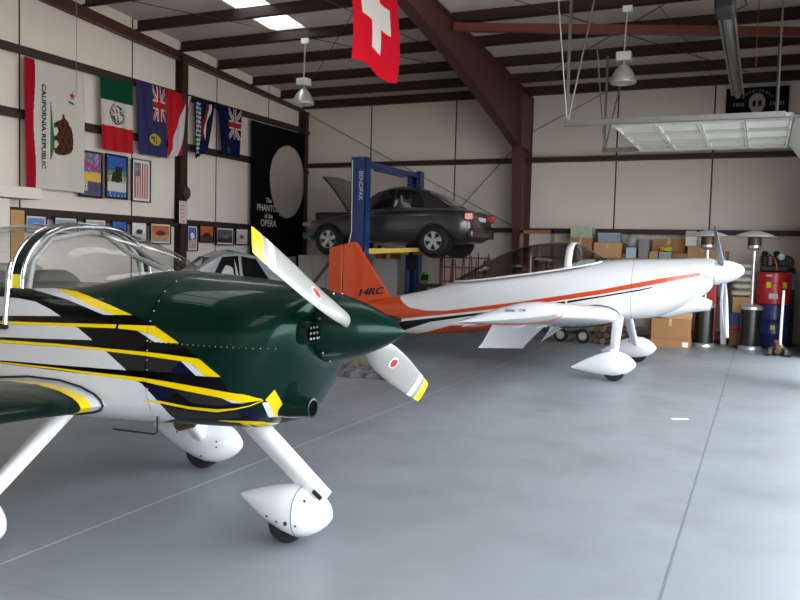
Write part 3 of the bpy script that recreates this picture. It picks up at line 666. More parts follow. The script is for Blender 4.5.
# spinner and propeller
sp = [(.186 * max(0, 1 - t ** 1.42) ** .76, -2.065 + .425 * t) for t in [i / 22 for i in range(22)]] + [(.004, -1.6402)]
sp = [(.178, -2.07)] + sp
hub = (-1.93, GY, 1.2)
spn = MB().lathe([(r, x - hub[0]) for r, x in sp], (hub[0], GY, 1.2), 'X', 40).build('spinner', m_green_plain, green, smooth=60)
dots('spinner_screw', m_alu, spn, [((-2.035, GY + .184 * cos(a * pi / 6 + .2), 1.2 + .184 * sin(a * pi / 6 + .2)), .006) for a in range(12)])
m_bl = mat('propeller_grey', '#8e8e8a', .35, coat=.3, var=.02); m_yel = mat('yellow_gloss', '#ecd90c', .35, coat=.3); m_wht = mat('white_band', '#f2f2f4', .4)
bd = V((0, -.95, .462)).normalized()
for s, L in ((1, 1.04), (-1, 1.08)):
    b = blade(green, [m_bl, m_wht, m_yel], (-1.93, GY + .005, 1.19), bd * s, (1, 0, 0), L, .1, 1.32, radians(-46), radians(-20), [(.83, 1), (.88, 0), (.925, 2)], sgn=1)
    # round maker's badge on the blade
    ctr = V((-1.93, GY, 1.19)) + bd * s * (L * .47) + V((.026, 0, 0))
    q = MB(); cdir = bd.cross(V((1, 0, 0)))
    an = radians(-34)
    cd = cdir * cos(an) + V((1, 0, 0)) * sin(an) * s; nn = V((1, 0, 0)) * cos(an) - cdir * s * sin(an)
    if s < 0: cd = -(cdir * -1 * cos(an) + V((1, 0, 0)) * sin(an) * 1) ; nn = V((1, 0, 0)) * cos(an) + cdir * sin(an)
    for k_, (ra, mi) in enumerate(((.034, 0), (.027, 1))):
        ring0 = [ctr + bd * (ra * 1.25 * cos(a)) + cd * (ra * sin(a)) + nn * (.0015 * k_ - .006) for a in (2 * pi * k / 20 for k in range(20))]
        ring1 = [p + nn * .008 for p in ring0]
        q.rings([ring0, ring1], mi=mi)
    q.build('blade_badge', [m_wht, mat('badge_red', '#c2281f', .4)], b, smooth=0)
# canopy: fixed windscreen, roll bar, sliding bubble
CST = [(-5.62, 1.44, .03, 1.46), (-5.5, 1.42, .2, 1.49), (-5.2, 1.37, .42, 1.56), (-4.9, 1.352, .485, 1.635), (-4.5, 1.352, .5, 1.70), (-4.1, 1.352, .51, 1.728), (-3.8, 1.352, .51, 1.722), (-3.55, 1.362, .505, 1.672),
       (-3.4, 1.385, .47, 1.622), (-3.25, 1.41, .395, 1.563), (-3.15, 1.435, .29, 1.513), (-3.1, 1.455, .17, 1.488), (-3.075, 1.468, .05, 1.474)]
def csec(x, n=30, grow=0.):
    zb_, w, zt_ = interp(CST, x)
    return [V((x, GY + (w + grow) * math.copysign(abs(cos(a)) ** .8, cos(a)), zb_ + (zt_ + grow - zb_) * abs(sin(a)) ** .85)) for a in (pi * k / n for k in range(n + 1))]
m_gl = glass('clear_acrylic', (.97, .975, .97))
XB = -3.79
MB().rings([csec(x) for x in (XB + .045, -3.7, -3.6, -3.5, -3.4, -3.32, -3.25, -3.2, -3.15, -3.12, -3.1, -3.085, -3.075)], cap=False, closed=False).build('windscreen', m_gl, green, smooth=180)
cn = MB().rings([csec(x) for x in (-5.62, -5.56, -5.5, -5.35, -5.2, -5.05, -4.9, -4.7, -4.5, -4.3, -4.1, -3.95, XB - .045)], cap=False, closed=False).build('canopy', m_gl, green, smooth=180)
# hoop between windscreen and bubble: green band with yellow feet, bright edge tubes
m = MB(); A = csec(XB + .035, 40, .006); B = csec(XB - .035, 40, .006); n = len(A)
mis = []
for i in range(n - 1):
    m.add([A[i], A[i + 1], B[i + 1], B[i]], [(0, 1, 2, 3)], 1 if min(A[i].z, A[i + 1].z) < 1.40 else 0)
m.build('canopy_bow', [m_green_plain, m_yel], green, smooth=60)
for dx in (.045, -.045):
    MB().tube(csec(XB + dx, 40, .004), .011, 8).build('bow_trim', m_chrome, green)
pr = csec(XB - .06, 40, .01)
MB().tube([V((XB - .06, pr[-1].y - .02, 1.13)), V((XB - .06, pr[-1].y - .018, 1.2))] + [p for p in pr[::-1] if p.z < 1.5 and p.y < GY], .015, 8).build('canopy_frame_tube', m_chrome, green)
MB().tube([V((XB - .085, GY - .555, 1.135)), V((XB - .03, GY - .555, 1.135))], .014, 8).build('canopy_latch', m_black, green)
# inner roll structure behind the windscreen
gm = mat('grey_primer', '#8f8d89', .5)
for s in (-1, 1):
    MB().tube([(XB + .03, GY + s * .46, 1.35), (XB + .03, GY + s * .43, 1.5), (XB + .03, GY + s * .3, 1.63), (XB + .03, GY, 1.685)], .018, 8).build('roll_bar', gm, green)
MB().tube([(XB + .05, GY + .08, 1.68), (-3.5, GY + .06, 1.55), (-3.17, GY + .02, 1.46)], .016, 8).build('roll_bar_brace', gm, green)
MB().tube([(XB + .04, GY + .26, 1.655), (-3.5, GY + .2, 1.55), (-3.22, GY + .14, 1.44)], .016, 8).build('roll_bar_brace', gm, green)
# glare shield, panel, seats
m = MB(); R = []
for x, zt_, w in ((-3.12, 1.455, .2), (-3.25, 1.435, .36), (-3.4, 1.405, .44), (-3.55, 1.375, .47), (-3.6, 1.34, .475)):
    R.append([V((x, GY + w * cos(a), 1.2 + (zt_ - 1.2) * sin(a) ** .6)) for a in (pi * k / 16 for k in range(17))])
m.rings(R, cap=True).build('glare_shield', m_black, green, smooth=50)
for s in (-1, 1):
    m = MB(); R = []
    for z, w, x in ((1.0, .2, -4.2), (1.25, .2, -4.28), (1.36, .19, -4.32), (1.40, .16, -4.35), (1.43, .09, -4.36)):
        R.append([V((x + .055 * math.copysign(abs(cos(a)) ** .6, cos(a)), GY + s * .245 + w * math.copysign(abs(sin(a)) ** .6, sin(a)), z)) for a in (2 * pi * k / 20 for k in range(20))])
    m.rings(R).build('seat_back', m_seat, green, smooth=60)
m = MB(); m.bx((-5.05, GY - .44, 1.2), (-4.62, GY + .44, 1.46)); bg = m.build('baggage_cover', mat('light_grey_cloth', '#77766f', .9), green, bev=.05)
# wings
C = 1.55; xle = -3.14
def wing_z(y): return .755 + .062 * (abs(y - GY) - .5)
def gwing_mat():
    t = NT('green_wing_paint'); o, x, y, z = t.obj(); a = t.math('ABSOLUTE', y)
    fl = t.noise(o, 420, 2); c = t.mix(t.math('MULTIPLY', fl, .5), C_G, lin('#06281f'))
    c = t.mix(t.math('LESS_THAN', a, .675), c, C_Y); c = t.mix(t.math('LESS_THAN', a, .605), c, C_W)
    return t.bsdf(c, .3, 0, .3, .1)
m_gwing = gwing_mat()
for s in (-1, 1):
    ys = [GY + s * v for v in (.44, .605, .675, 1.2, 1.8, 2.6, 3.1, 3.4, 3.52, 3.58)]
    R = []
    for i, y in enumerate(ys):
        k = abs(y - GY); tipk = 1 if k < 3.1 else (1 - ((k - 3.1) / .5) ** 2 * .55)
        R.append(foil(xle - (0 if k < 3.1 else (k - 3.1) ** 2 * .5), y, wing_z(y), C * (1 if k < 3.1 else 1 - (k - 3.1) * .3), tipk * .68, radians(1.5)))
    wg = MB().rings(R).build('wing', m_gwing, green, smooth=50)
    MB().tube([p + V((0, s * .004, 0)) for p in foil(xle + .012, GY + s * .533, wing_z(GY + .533), C * 1.01, .76, radians(1.5))], .006, 8).build('wing_root_seal', m_black, green)
    for nm, a, b, df in (('flap', .62, 1.75, 0), ('aileron', 1.78, 3.05, 0)):
        R = [foil(xle, GY + s * v, wing_z(GY + s * v) - .001, C * 1.004, .74, radians(1.5), .76, 1) for v in (a, b)]
        MB().rings(R).build(nm, m_gwing, wg, smooth=40)
# wing walkway texture is left plain; tail surfaces
m = MB(); R = []
for z, xl, ch in ((1.1, -6.75, 1.15), (1.35, -6.95, .95), (1.75, -7.22, .68), (2.0, -7.38, .52), (2.05, -7.42, .46)):
    R.append([V((xl - ch * u, GY + ch * .55 * w_ * (1 if z < 2.04 else .3), z)) for u, w_ in FOIL])
m.rings(R).build('fin', m_green_plain, green, smooth=50)
for s in (-1, 1):
    R = [foil(-6.95 - .12 * v, GY + s * v, 1.12, .78 - .15 * v, .55) for v in (.04, .4, .8, 1.15, 1.22)]
    MB().rings(R).build('tailplane', m_green_plain, green, smooth=50)
# landing gear: steerable nose wheel, two main wheels
m_wp = mat('white_fairing_paint', '#e9e9ec', .28, coat=.5, var=.012)
def leg(parent, a, b, ca, cb, ta, tb, nm='gear_leg', axis=(1, 0, 0), mt=None):
    a, b = V(a), V(b); d = (b - a).normalized(); ax = V(axis); ax = (ax - d * ax.dot(d)).normalized(); w = d.cross(ax); R = []
    for t in (0, .25, .5, .75, .94, 1):
        c, th = ca + (cb - ca) * t, ta + (tb - ta) * t; p = a + (b - a) * t
        R.append([p + ax * (c * (.5 - u)) + w * (th * 5 * v) for u, v in [(q, FOIL[i][1] if FOIL[i][1] > 0 else FOIL[i][1]) for i, (q, _) in enumerate(FOIL)]])
    return MB().rings(R).build(nm, mt or m_wp, parent, smooth=50)
leg(green, (-2.66, GY, .72), (-2.085, GY, .265), .15, .125, .1, .09, 'nose_gear_leg', axis=(.62, 0, .78))
np_ = pant(green, m_wp, -2.035, -2.62, GY, .045, .325, .26, .0, .62)
wheel(green, -2.31, GY, .105, .12, m_tyre, m_alu)
sc = []
for x, z, r, y in ((-2.19, .14, .006, .125), (-2.25, .145, .012, .127), (-2.31, .145, .006, .122), (-2.38, .16, .006, .108), (-2.15, .275, .008, .10)):
    sc.append(((x, GY - y, z), r))
dots('fairing_screw', m_black, np_, sc)
R = [p for p in sup(GY, -2.215, .046, .325, .185, .1315, 2.2, 2.2, 40)]
MB().tube(R + R[:1], .0028, 5).build('fairing_joint', mat('joint_grey', '#77797c', .6), np_)
MB().box((-2.1, GY - .055, .305), (.06, .012, .02), Matrix.Rotation(radians(35), 3, 'Y')).build('tow_fitting', m_black, np_)
for s in (1, -1):
    yw = GY + s * .99
    leg(green, (-3.50, GY + s * .30, .78), (-3.64, yw - s * .005, .17), .165, .12, .09, .085, 'main_gear_leg')
    mp = pant(green, m_wp, -3.32, -4.12, yw, .05, .36, .27, .0, .7)
    wheel(green, -3.66, yw, .13, .13, m_tyre, m_alu)
    dots('fairing_screw', m_black, mp, [((x, yw - .13, z), .007) for x, z in ((-3.45, .24), (-3.45, .2), (-3.58, .12), (-3.8, .27))])
    MB().tube([(-3.585, yw - s * (.24 if s > 0 else .13), .41 if s > 0 else .34), (-3.64, yw - s * .06, .27)], [.05, .075], 12).build('leg_fairing', m_wp, mp)
MB().tube([(-2.83, GY - .46, .72), (-2.83, GY - .46, .64), (-2.85, GY - .46, .625), (-3.13, GY - .46, .62)], .005, 6).build('boarding_step', m_black, green)
MB().tube([(-2.95, GY + .05, .68), (-3.05, GY + .08, .57), (-3.14, GY + .08, .545)], .042, 12).build('tail_pipe', mat('burnt_steel', '#5a4632', .5, .5), green)
# ------------------------------------------------------------------ white aeroplane with the orange tail
WY = 11.77
wp = thing('airplane', 'white low-wing taildragger airplane with orange tail and orange stripe, parked by the boxes', 'airplane', (-2.8, WY, 0))
WO = ORG[wp]
WST = [(-6.62, .50, .70, .6, .035, 2, 2), (-6.3, .44, .74, .6, .07, 2.2, 2.2), (-5.9, .38, .80, .6, .11, 2.2, 2.6), (-5.47, .335, .885, .62, .165, 2.2, 3), (-5.1, .32, .965, .66, .21, 2.2, 3.2),
       (-4.86, .325, 1.02, .7, .25, 2.2, 3.4), (-4.5, .36, 1.13, .76, .30, 2.2, 3.6), (-4.25, .39, 1.20, .82, .34, 2.4, 3.8), (-4.0, .42, 1.215, .87, .375, 3.6, 4), (-3.5, .49, 1.28, .95, .41, 4.5, 4), (-2.9, .59, 1.375, 1.05, .43, 4.5, 4),
       (-2.45, .665, 1.455, 1.12, .44, 4.0, 4), (-2.2, .70, 1.52, 1.15, .44, 3.0, 4), (-2.03, .725, 1.57, 1.18, .44, 2.6, 4), (-1.7, .75, 1.595, 1.22, .435, 2.4, 3.6), (-1.3, .80, 1.61, 1.27, .42, 2.3, 3.2), (-.95, .96, 1.625, 1.34, .37, 2.2, 2.6),
       (-.75, 1.10, 1.635, 1.40, .3, 2.1, 2.2), (-.64, 1.18, 1.635, 1.43, .235, 2, 2), (-.585, 1.27, 1.625, 1.45, .175, 2, 2)]
def wsec(x, n=64):
    a = interp(WST, x); return sup(WY, x, a[0], a[1], a[2], a[3], a[4], a[5], n)
C_O = lin('#c8430f'); C_WW = lin('#dcdcde')
def white_livery():
    t = NT('white_orange_paint'); o, x, y, z = t.obj()
    x = t.math('ADD', x, WO.x); z = t.math('ADD', z, WO.z); n = t.noise(o, 3)
    c = t.mix(n, C_WW, lin('#e2e2e3'))
    for col, hi, lo in sorted(LIVERY_W):
        b = t.band(x, z, hi, lo, Z=(.2, 1.8))
        if col == 'k':                                        # the black pinstripe is broken below the canopy
            for a in (-2.52, -2.68, -2.84, -3.0): b = t.math('MULTIPLY', b, t.math('SUBTRACT', 1, t.rng(x, a, a + .03)))
        c = t.mix(b, c, dict(o=C_O, k=C_K, w=C_WW)[col])
    cab = t.math('MULTIPLY', t.rng(x, -4.05, -2.42), t.math('GREATER_THAN', t.math('SUBTRACT', z, t.math('MULTIPLY', t.math('ADD', x, 4.0), .153)), 1.2))
    c = t.mix(cab, c, lin('#2a2726'))
    return t.bsdf(c, .25, 0, .6)
m_wl = white_livery()
m_orange = mat('orange_gloss_paint', '#c8430f', .3, coat=.5, var=.03)
XFW2 = -1.62
xs_ = sorted({s[0] for s in WST} | {-6.45, -6.1, -5.7, -5.3, -4.7, -4.38, -4.12, -3.75, -3.2, -2.7, -2.55, -2.32, -2.12, -1.85, -1.5, -1.1, -.85, -.69, -.61})
MB().rings([wsec(x) for x in xs_ if x <= XFW2] + [wsec(XFW2)]).build('fuselage', m_wl, wp, smooth=60)
wc = MB().rings([wsec(XFW2 + .005)] + [wsec(x) for x in xs_ if x > XFW2]).build('cowling', m_wl, wp, smooth=60)
for s in (-1, 1):
    m = MB(); R = []
    for x, k in ((-.86, .7), (-.74, 1), (-.655, 1), (-.64, .9)):
        R.append([V((x, WY + s * .215 + .085 * k * math.copysign(abs(cos(q)) ** .7, cos(q)), 1.43 + .062 * k * math.copysign(abs(sin(q)) ** .7, sin(q)))) for q in (2 * pi * j / 22 for j in range(22))])
    inl = m.rings(R).build('air_inlet', m_white, wc, smooth=50)
    MB().lathe([(.064, 0), (.06, .004)], (-.642, WY + s * .215, 1.43), 'X', 22).build('inlet_opening', m_black, inl)
m = MB(); m.tube([(-1.6, WY, .99), (-1.15, WY, .99), (-.85, WY, 1.02), (-.7, WY, 1.0), (-.6, WY, .985)], [.2, .195, .14, .095, .07], 20); m.build('chin_scoop', m_white, wc)
MB().lathe([(.06, 0), (.055, .004)], (-.602, WY, .985), 'X', 20).build('scoop_opening', m_black, wc)
# spinner and two-blade propeller (axis raised by the nose-up stance)
ax = V((1, 0, .13)).normalized(); hubw = V((-.49, WY, 1.455))
def axial(prof, c, ax, n=32):
    side = V((0, 1, 0)); up = ax.cross(side); R = []
    for r, h in prof: R.append([V(c) + ax * h + side * (r * cos(a)) + up * (r * sin(a)) for a in (2 * pi * k / n for k in range(n))])
    return R
sp = [(.168, -.1)] + [(.172 * sqrt(max(0, 1 - t ** 1.8)), -.095 + .385 * t) for t in [i / 18 for i in range(18)]] + [(.004, .29)]
MB().rings(axial(sp, hubw, ax)).build('spinner', m_white, wp, smooth=60)
side_ = V((0, -1, 0)); upw = side_.cross(ax) * -1 if side_.cross(ax).z < 0 else side_.cross(ax)
for a in (50, 172, 292):
    d0 = upw * cos(radians(a)) + side_ * sin(radians(a))
    blade(wp, [mat('propeller_silver', '#7d858e', .3, .5), m_wht, m_yel], hubw, d0, ax, .90, .1, 1.0, radians(-50), radians(-20), [(.0, 0)])
# canopy
KST = [(-4.38, 1.19, .04, 1.2), (-4.3, 1.19, .16, 1.235), (-4.1, 1.205, .29, 1.345), (-3.9, 1.225, .34, 1.46), (-3.6, 1.268, .37, 1.62), (-3.3, 1.315, .385, 1.735), (-3.0, 1.36, .39, 1.795), (-2.72, 1.41, .39, 1.822), (-2.5, 1.45, .385, 1.815),
       (-2.35, 1.48, .35, 1.76), (-2.2, 1.515, .27, 1.68), (-2.1, 1.545, .17, 1.62), (-2.03, 1.57, .04, 1.578)]
def ksec(x, n=28, grow=0.):
    z0, w, z1 = interp(KST, x)
    return [V((x, WY + (w + grow) * math.copysign(abs(cos(a)) ** .85, cos(a)), z0 + (z1 + grow - z0) * abs(sin(a)) ** .85)) for a in (pi * k / n for k in range(n + 1))]
m_tint = glass('smoked_acrylic', (.52, .48, .46))
MB().rings([ksec(x) for x in (-4.38, -4.34, -4.3, -4.2, -4.1, -3.9, -3.75, -3.6, -3.45, -3.3, -3.15, -3.0, -2.86, -2.72, -2.55)], cap=False, closed=False).build('canopy', m_tint, wp, smooth=180)
MB().rings([ksec(x) for x in (-2.47, -2.4, -2.35, -2.28, -2.2, -2.15, -2.1, -2.06, -2.03)], cap=False, closed=False).build('windscreen', m_tint, wp, smooth=180)
m = MB(); m.rings([ksec(-2.56, 30, .004), ksec(-2.46, 30, .004)], cap=False, closed=False); m.build('canopy_bow', m_white, wp, smooth=60, solid=.014)
MB().tube([V((-2.4, WY - .36, 1.47)), V((-2.34, WY - .3, 1.6)), V((-2.42, WY - .2, 1.76))], .012, 6).build('windscreen_brace', m_alu, wp)
A = [p for p in (ksec(x, 28, .004)[-1] for x in (-4.3, -4.1, -3.9, -3.6, -3.3, -3.0, -2.72, -2.5, -2.35, -2.2, -2.08))]
MB().tube(A, .014, 8).build('canopy_rail', m_white, wp)
m_leather = mat('dark_red_seat', '#3a1d1b', .6)
for x in (-2.95, -3.75):
    z = 1.43 if x > -3 else 1.33
    R = [[V((x - (z_ - 1) * .18 + .05 * math.copysign(abs(cos(a)) ** .6, cos(a)), WY + w * math.copysign(abs(sin(a)) ** .6, sin(a)), z_)) for a in (2 * pi * k / 18 for k in range(18))] for z_, w in ((.9, .24), (z - .15, .24), (z - .02, .2), (z + .03, .13), (z + .15, .12), (z + .18, .07))]
    MB().rings(R).build('seat_back', m_leather, wp, smooth=60)
MB().tube([(-3.08, WY - .3, 1.36), (-3.1, WY - .26, 1.62), (-3.1, WY - .12, 1.74), (-3.1, WY + .12, 1.74), (-3.1, WY + .26, 1.62), (-3.08, WY + .3, 1.36)], .016, 8).build('roll_bar', m_alu, wp)
m = MB(); m.box((-2.42, WY, 1.47), (.05, .6, .16)); m.build('instrument_panel', m_black, wp, bev=.02)
# wings
def wing_ring(v, c0=0., c1=1., tk=1., dz=0.):
    """v = distance from the centre line (m); tapered, nose-up stance"""
    ch = 1.46 - .085 * v; y = v; xle = -1.74 - .03 * (v - .4)
    return ch, xle, .80 + .072 * (v - .4) + dz
def white_wing(s):
    R = []
    for v in (.36, .6, 1.2, 2.0, 3.0, 3.55, 3.72):
        ch, xl, z = wing_ring(v); R.append(foil(xl, WY + s * v, z, ch, .95, radians(8.0) * -1 * -1))
    for t, k in ((3.8, .7), (3.86, .35), (3.9, .05)):
        ch, xl, z = wing_ring(t); R.append([V((p.x, p.y, z - .0 + .06 + (p.z - z - .06) * k) if False else (p.x, p.y, p.z)) for p in foil(xl - .02, WY + s * t, z + .03 * (1 - k), ch * (.96 + .04 * k), .95 * k + .02, radians(8.0))])
    return R
def pf(R):  # nose-up: trailing edge lower
    return R
def wfoil(v, c0=0., c1=1., tk=1.2, s=1, defl=0., hinge=.74):
    ch, xl, z = wing_ring(v); P = foil(0, 0, 0, ch, tk, 0., c0, c1); out = []
    a = radians(8.0)
    for p in P:
        x, zz = p.x, p.z
        if defl:
            hx, hz = -hinge * ch, -.02 * ch; dx, dz = x - hx, zz - hz
            x, zz = hx + dx * cos(defl) + dz * -sin(-defl) * -1 * -1 if False else hx + dx * cos(defl) - dz * sin(defl), hz + dx * sin(defl) + dz * cos(defl)
        out.append(V((xl + x * cos(a) - zz * sin(a), WY + s * v, z + x * sin(a) + zz * cos(a))))
    return out
for s in (-1, 1):
    R = [wfoil(v, s=s) for v in (.36, .6)] + [wfoil(v, 0, .75, s=s) for v in ()]
    seg = []
    m = MB(); m.rings([wfoil(v, 0, .742, s=s) for v in (.36, 1.2, 2.0, 2.8, 3.5)])
    wg = m.build('wing', m_white, wp, smooth=50)
    R = [wfoil(v, s=s) for v in (3.504, 3.62)]
    for v, k in ((3.72, .88), (3.79, .6), (3.84, .25)):
        R.append([V((p.x, WY + s * v, p.z)) for p in wfoil(3.7, tk=1.2 * k, s=s)])
    tipo = MB().rings(R).build('wing_tip', m_white, wg, smooth=60)
    MB().tube([p + V((0, s * .003, 0)) for p in wfoil(3.60, tk=1.23, s=s)[8:]], .007, 6).build('tip_stripe', m_orange, tipo)
    MB().rings([wfoil(v, .745, 1.08, tk=.9, s=s, defl=radians(44)) for v in (.52, 2.9)]).build('flap', m_white, wg, smooth=40)
    MB().rings([wfoil(v, .745, 1, tk=.9, s=s, defl=radians(9)) for v in (2.95, 3.48)]).build('aileron', m_white, wg, smooth=40)
    MB().tube([p + V((0, s * .003, 0)) for p in wfoil(.47, 0, .6, tk=1.3, s=s)], .008, 6).build('wing_root_seal', m_black, wg)
    ch, xl, z = wing_ring(3.6)
    nb = MB().ball((xl - .36, WY + s * 3.815, z + .015), (.05, .02, .022), 10, 6).build('navigation_light', glass('lamp_lens', (.8, .85, .9)), tipo)
    MB().ball((xl - .35, WY + s * 3.81, z + .015), .013, 8, 5).build('lamp_bulb', mat('navy_lens', '#1d2c52', .2), nb)
    MB().box((xl - .5, WY + s * 3.808, z + .012), (.1, .015, .02)).build('strobe_plate', m_alu, tipo)
    for v in (1.95, 2.9):
        ch, xl, z = wing_ring(v)
        MB().tube([(xl - .55, WY + s * v, z - .1), (xl - .62, WY + s * v, z - .17), (xl - .75, WY + s * v, z - .2)], .012, 6).build('hinge_bracket', m_white, wg)
# tail
m = MB(); m.prism([(-6.11, .6), (-5.44, .86), (-5.47, .9), (-6.08, 1.75), (-6.13, 1.78), (-6.345, 1.73), (-6.345, .55)], 'Y', WY - .028, WY + .028)
fn_ = m.build('fin', m_orange, wp, bev=.02)
m = MB(); m.prism([(-6.352, .5), (-6.352, 1.73), (-6.61, 1.66), (-6.62, .72), (-6.6, .5)], 'Y', WY - .022, WY + .022)
m.build('rudder', mat('weathered_orange_paint', '#bd4418', .4, coat=.2, var=.05), wp, bev=.015)
text_mesh('14RC', .15, 'registration_letters', m_black, fn_, (-5.83, WY - .031, .955), (.93, 0, .12), (0, 0, 1), 'CENTER', .004, .25, 0, .006, 1.35)
text_mesh('14RC', .15, 'registration_letters', m_black, fn_, (-5.83, WY + .031, .955), (-.93, 0, -.12), (0, 0, 1), 'CENTER', .004, .25, 0, .006, 1.35)
for s in (-1, 1):
    R = [foil(-5.72 - .16 * v, WY + s * v, .74, .72 - .2 * v, .6, radians(7)) for v in (.05, .5, 1.0, 1.12)]
    MB().rings(R).build('tailplane', m_orange, wp, smooth=50)
# gear
for s in (-1, 1):
    yw = WY + s * 1.1
    leg(wp, (-1.78, WY + s * .40, .78), (-1.72, yw + s * 0, .2), .15, .1, .085, .08)
    mp = pant(wp, m_wp, -1.42, -2.26, yw, .06, .40, .27, .0, .22)
    MB().tube([(-1.76, yw - s * .16, .36), (-1.74, yw - s * .03, .3)], [.05, .075], 14).build('leg_fairing', m_wp, mp)
    wheel(wp, -1.70, yw, .15, .13, m_tyre, m_alu)
leg(wp, (-6.3, WY, .5), (-6.55, WY, .12), .04, .03, .03, .02, 'tail_spring')
wheel(wp, -6.58, WY, .075, .05, m_tyre, m_alu)
# ------------------------------------------------------------------ saloon cars
def car(root, L=4.1, Wd=1.62, body='#46423f', wheel_r=.29, wb=2.36, hood_open=False, zoff=0., tint=(.25, .27, .28), silver=False):
    """built with the nose towards -x, wheels standing on z = 0; root carries the place"""
    o3 = ORG[root]; mp = mat('car_paint_' + body[1:], body, .28, .35, coat=.7, var=.03)
    hw = Wd / 2; xf, xr = -L / 2, L / 2; ax1, ax2 = -wb / 2 - .02, wb / 2 - .02
    G = V((0, 0, zoff))
    def B(m, *a, **k):
        m.v = [(p[0], p[1], p[2] + zoff) for p in m.v]; k['local'] = True
        return m.build(*a, **k)
    # body sections along x: bottom, top, half width
    ST = [(xf, .34, .56, hw * .55), (xf + .04, .26, .62, hw * .74), (xf + .18, .22, .69, hw * .9), (xf + .5, .22, .76, hw * .97), (xf + 1.0, .22, .83, hw), (xf + 1.4, .22, .88, hw), (0, .2, .9, hw), (xr - 1.2, .22, .93, hw), (xr - .75, .22, .95, hw * .99),
          (xr - .3, .24, .94, hw * .96), (xr - .1, .28, .9, hw * .88), (xr - .02, .34, .82, hw * .78), (xr, .4, .7, hw * .7)]
    m = MB(); R = []
    xs = [xf + i * L / 60 for i in range(61)]
    n = 40
    for x in xs:
        zb_, zt_, w = interp(ST, x)
        ring = sup(0, x, zb_, zt_, zb_ + (zt_ - zb_) * .55, w, 4.2, 3.6, n)
        for a_ in (ax1, ax2):                                   # wheel arches
            d = abs(x - a_)
            if d < wheel_r * 1.18:
                zz = wheel_r + sqrt((wheel_r * 1.18) ** 2 - d * d)
                for p in ring:
                    if abs(p.y) > hw * .55 and p.z < zz: p.z = zz if p.z < zz else p.z
        R.append(ring)
    m.rings(R); bd = B(m, 'car_body', mp, root, smooth=40)
    for a_ in (ax1, ax2):
        for s in (-1, 1):
            q = MB(); q.lathe([(wheel_r * 1.17, -.1), (wheel_r * 1.17, .1)], (a_, s * (hw - .17), wheel_r), 'Y', 28); B(q, 'wheel_well', m_black, bd)
            q = MB(); r = wheel_r; wd = .19
            q.lathe([(r * .64, -wd / 2), (r * .9, -wd / 2), (r, -wd * .3), (r, wd * .3), (r * .9, wd / 2), (r * .64, wd / 2)], (a_, s * (hw - .09), r), 'Y', 32, cap=False)
            t = B(q, 'tire', m_tyre, root, smooth=40)
            q = MB(); q.lathe([(r * .645, -.07), (r * .66, -.085 if s < 0 else .085), (r * .60, -.085 if s < 0 else .085), (r * .57, -.03 * -s * -1 if False else s * .03)], (a_, s * (hw - .09), r), 'Y', 32, cap=False)
            yy = s * (hw - .09 + .075)
            for k_ in range(5):
                a = 2 * pi * k_ / 5 + .3
                u = V((cos(a), 0, sin(a))); v = V((-sin(a), 0, cos(a))); c = V((a_, yy, r))
                P = [c + u * (r * .1) + v * (r * .1), c + u * (r * .1) - v * (r * .1), c + u * (r * .62) - v * (r * .17), c + u * (r * .62) + v * (r * .17)]
                q.add(P + [p + V((0, -s * .03, 0)) for p in P], [(0, 1, 2, 3), (7, 6, 5, 4), (0, 4, 5, 1), (1, 5, 6, 2), (2, 6, 7, 3), (3, 7, 4, 0)])
            q.lathe([(r * .16, -.02), (r * .16, .02)], (a_, yy, r), 'Y', 16)
            B(q, 'wheel_rim', mat('alloy_silver', '#c3c5c6', .3, .8), t)
            q = MB(); q.lathe([(r * .6, -.01), (r * .6, .01)], (a_, s * (hw - .09), r), 'Y', 24); B(q, 'brake_disc', mat('brake_iron', '#2e2d2d', .6), t)
    # greenhouse
    KS = [(xf + 1.12, .845, .86, .62, .60), (xf + 1.72, .88, 1.30, .70, .50), (xf + 2.1, .9, 1.385, .73, .52), (xr - 1.55, .92, 1.395, .74, .52), (xr - 1.1, .93, 1.31, .73, .49), (xr - .48, .94, .955, .66, .60)]
    def gs(x):
        z0, z1, wb_, wt = interp(KS, x); return z0, z1, wb_ * Wd / 1.62, wt * Wd / 1.62
    GX = [xf + 1.12, xf + 1.3, xf + 1.5, xf + 1.72, xf + 1.9, xf + 2.1, (xf + xr) / 2 + .3, xr - 1.55, xr - 1.3, xr - 1.1, xr - .9, xr - .7, xr - .48]
    m = MB(); R = []
    for x in GX:
        z0, z1, wb_, wt = gs(x); ce = min(.045, (z1 - z0) * .3)
        R.append([V((x, -wb_, z0 - .04)), V((x, -wb_, z0)), V((x, -wt - .0, z1 - ce)), V((x, -wt * .82, z1)), V((x, 0, z1 + ce * .35)), V((x, wt * .82, z1)), V((x, wt, z1 - ce)), V((x, wb_, z0)), V((x, wb_, z0 - .04))])
    m.rings(R, cap=True); B(m, 'roof', mp, root, smooth=32)
    gl = mat('car_window_glass', '#181b1d', .06, spec=.7, var=.02) if not silver else mat('dark_car_glass', '#08090a', .25, spec=.25, var=.02)
    def sidewin(x0, x1, s, f0=.08, f1=.88, sl0=0, sl1=0):
        P = []
        for x, f in ((x0, f0), (x1, f0), (x1 + sl1, f1), (x0 + sl0, f1)):
            z0, z1, wb_, wt = gs(x); z = z0 + (z1 - z0) * f
            w = wb_ + (wt - wb_) * f / .95 + .008
            P.append(V((x, s * w, z)))
        q = MB(); q.add(P + [p + V((0, -s * .02, 0)) for p in P], [(0, 1, 2, 3), (7, 6, 5, 4), (0, 4, 5, 1), (1, 5, 6, 2), (2, 6, 7, 3), (3, 7, 4, 0)])
        return q
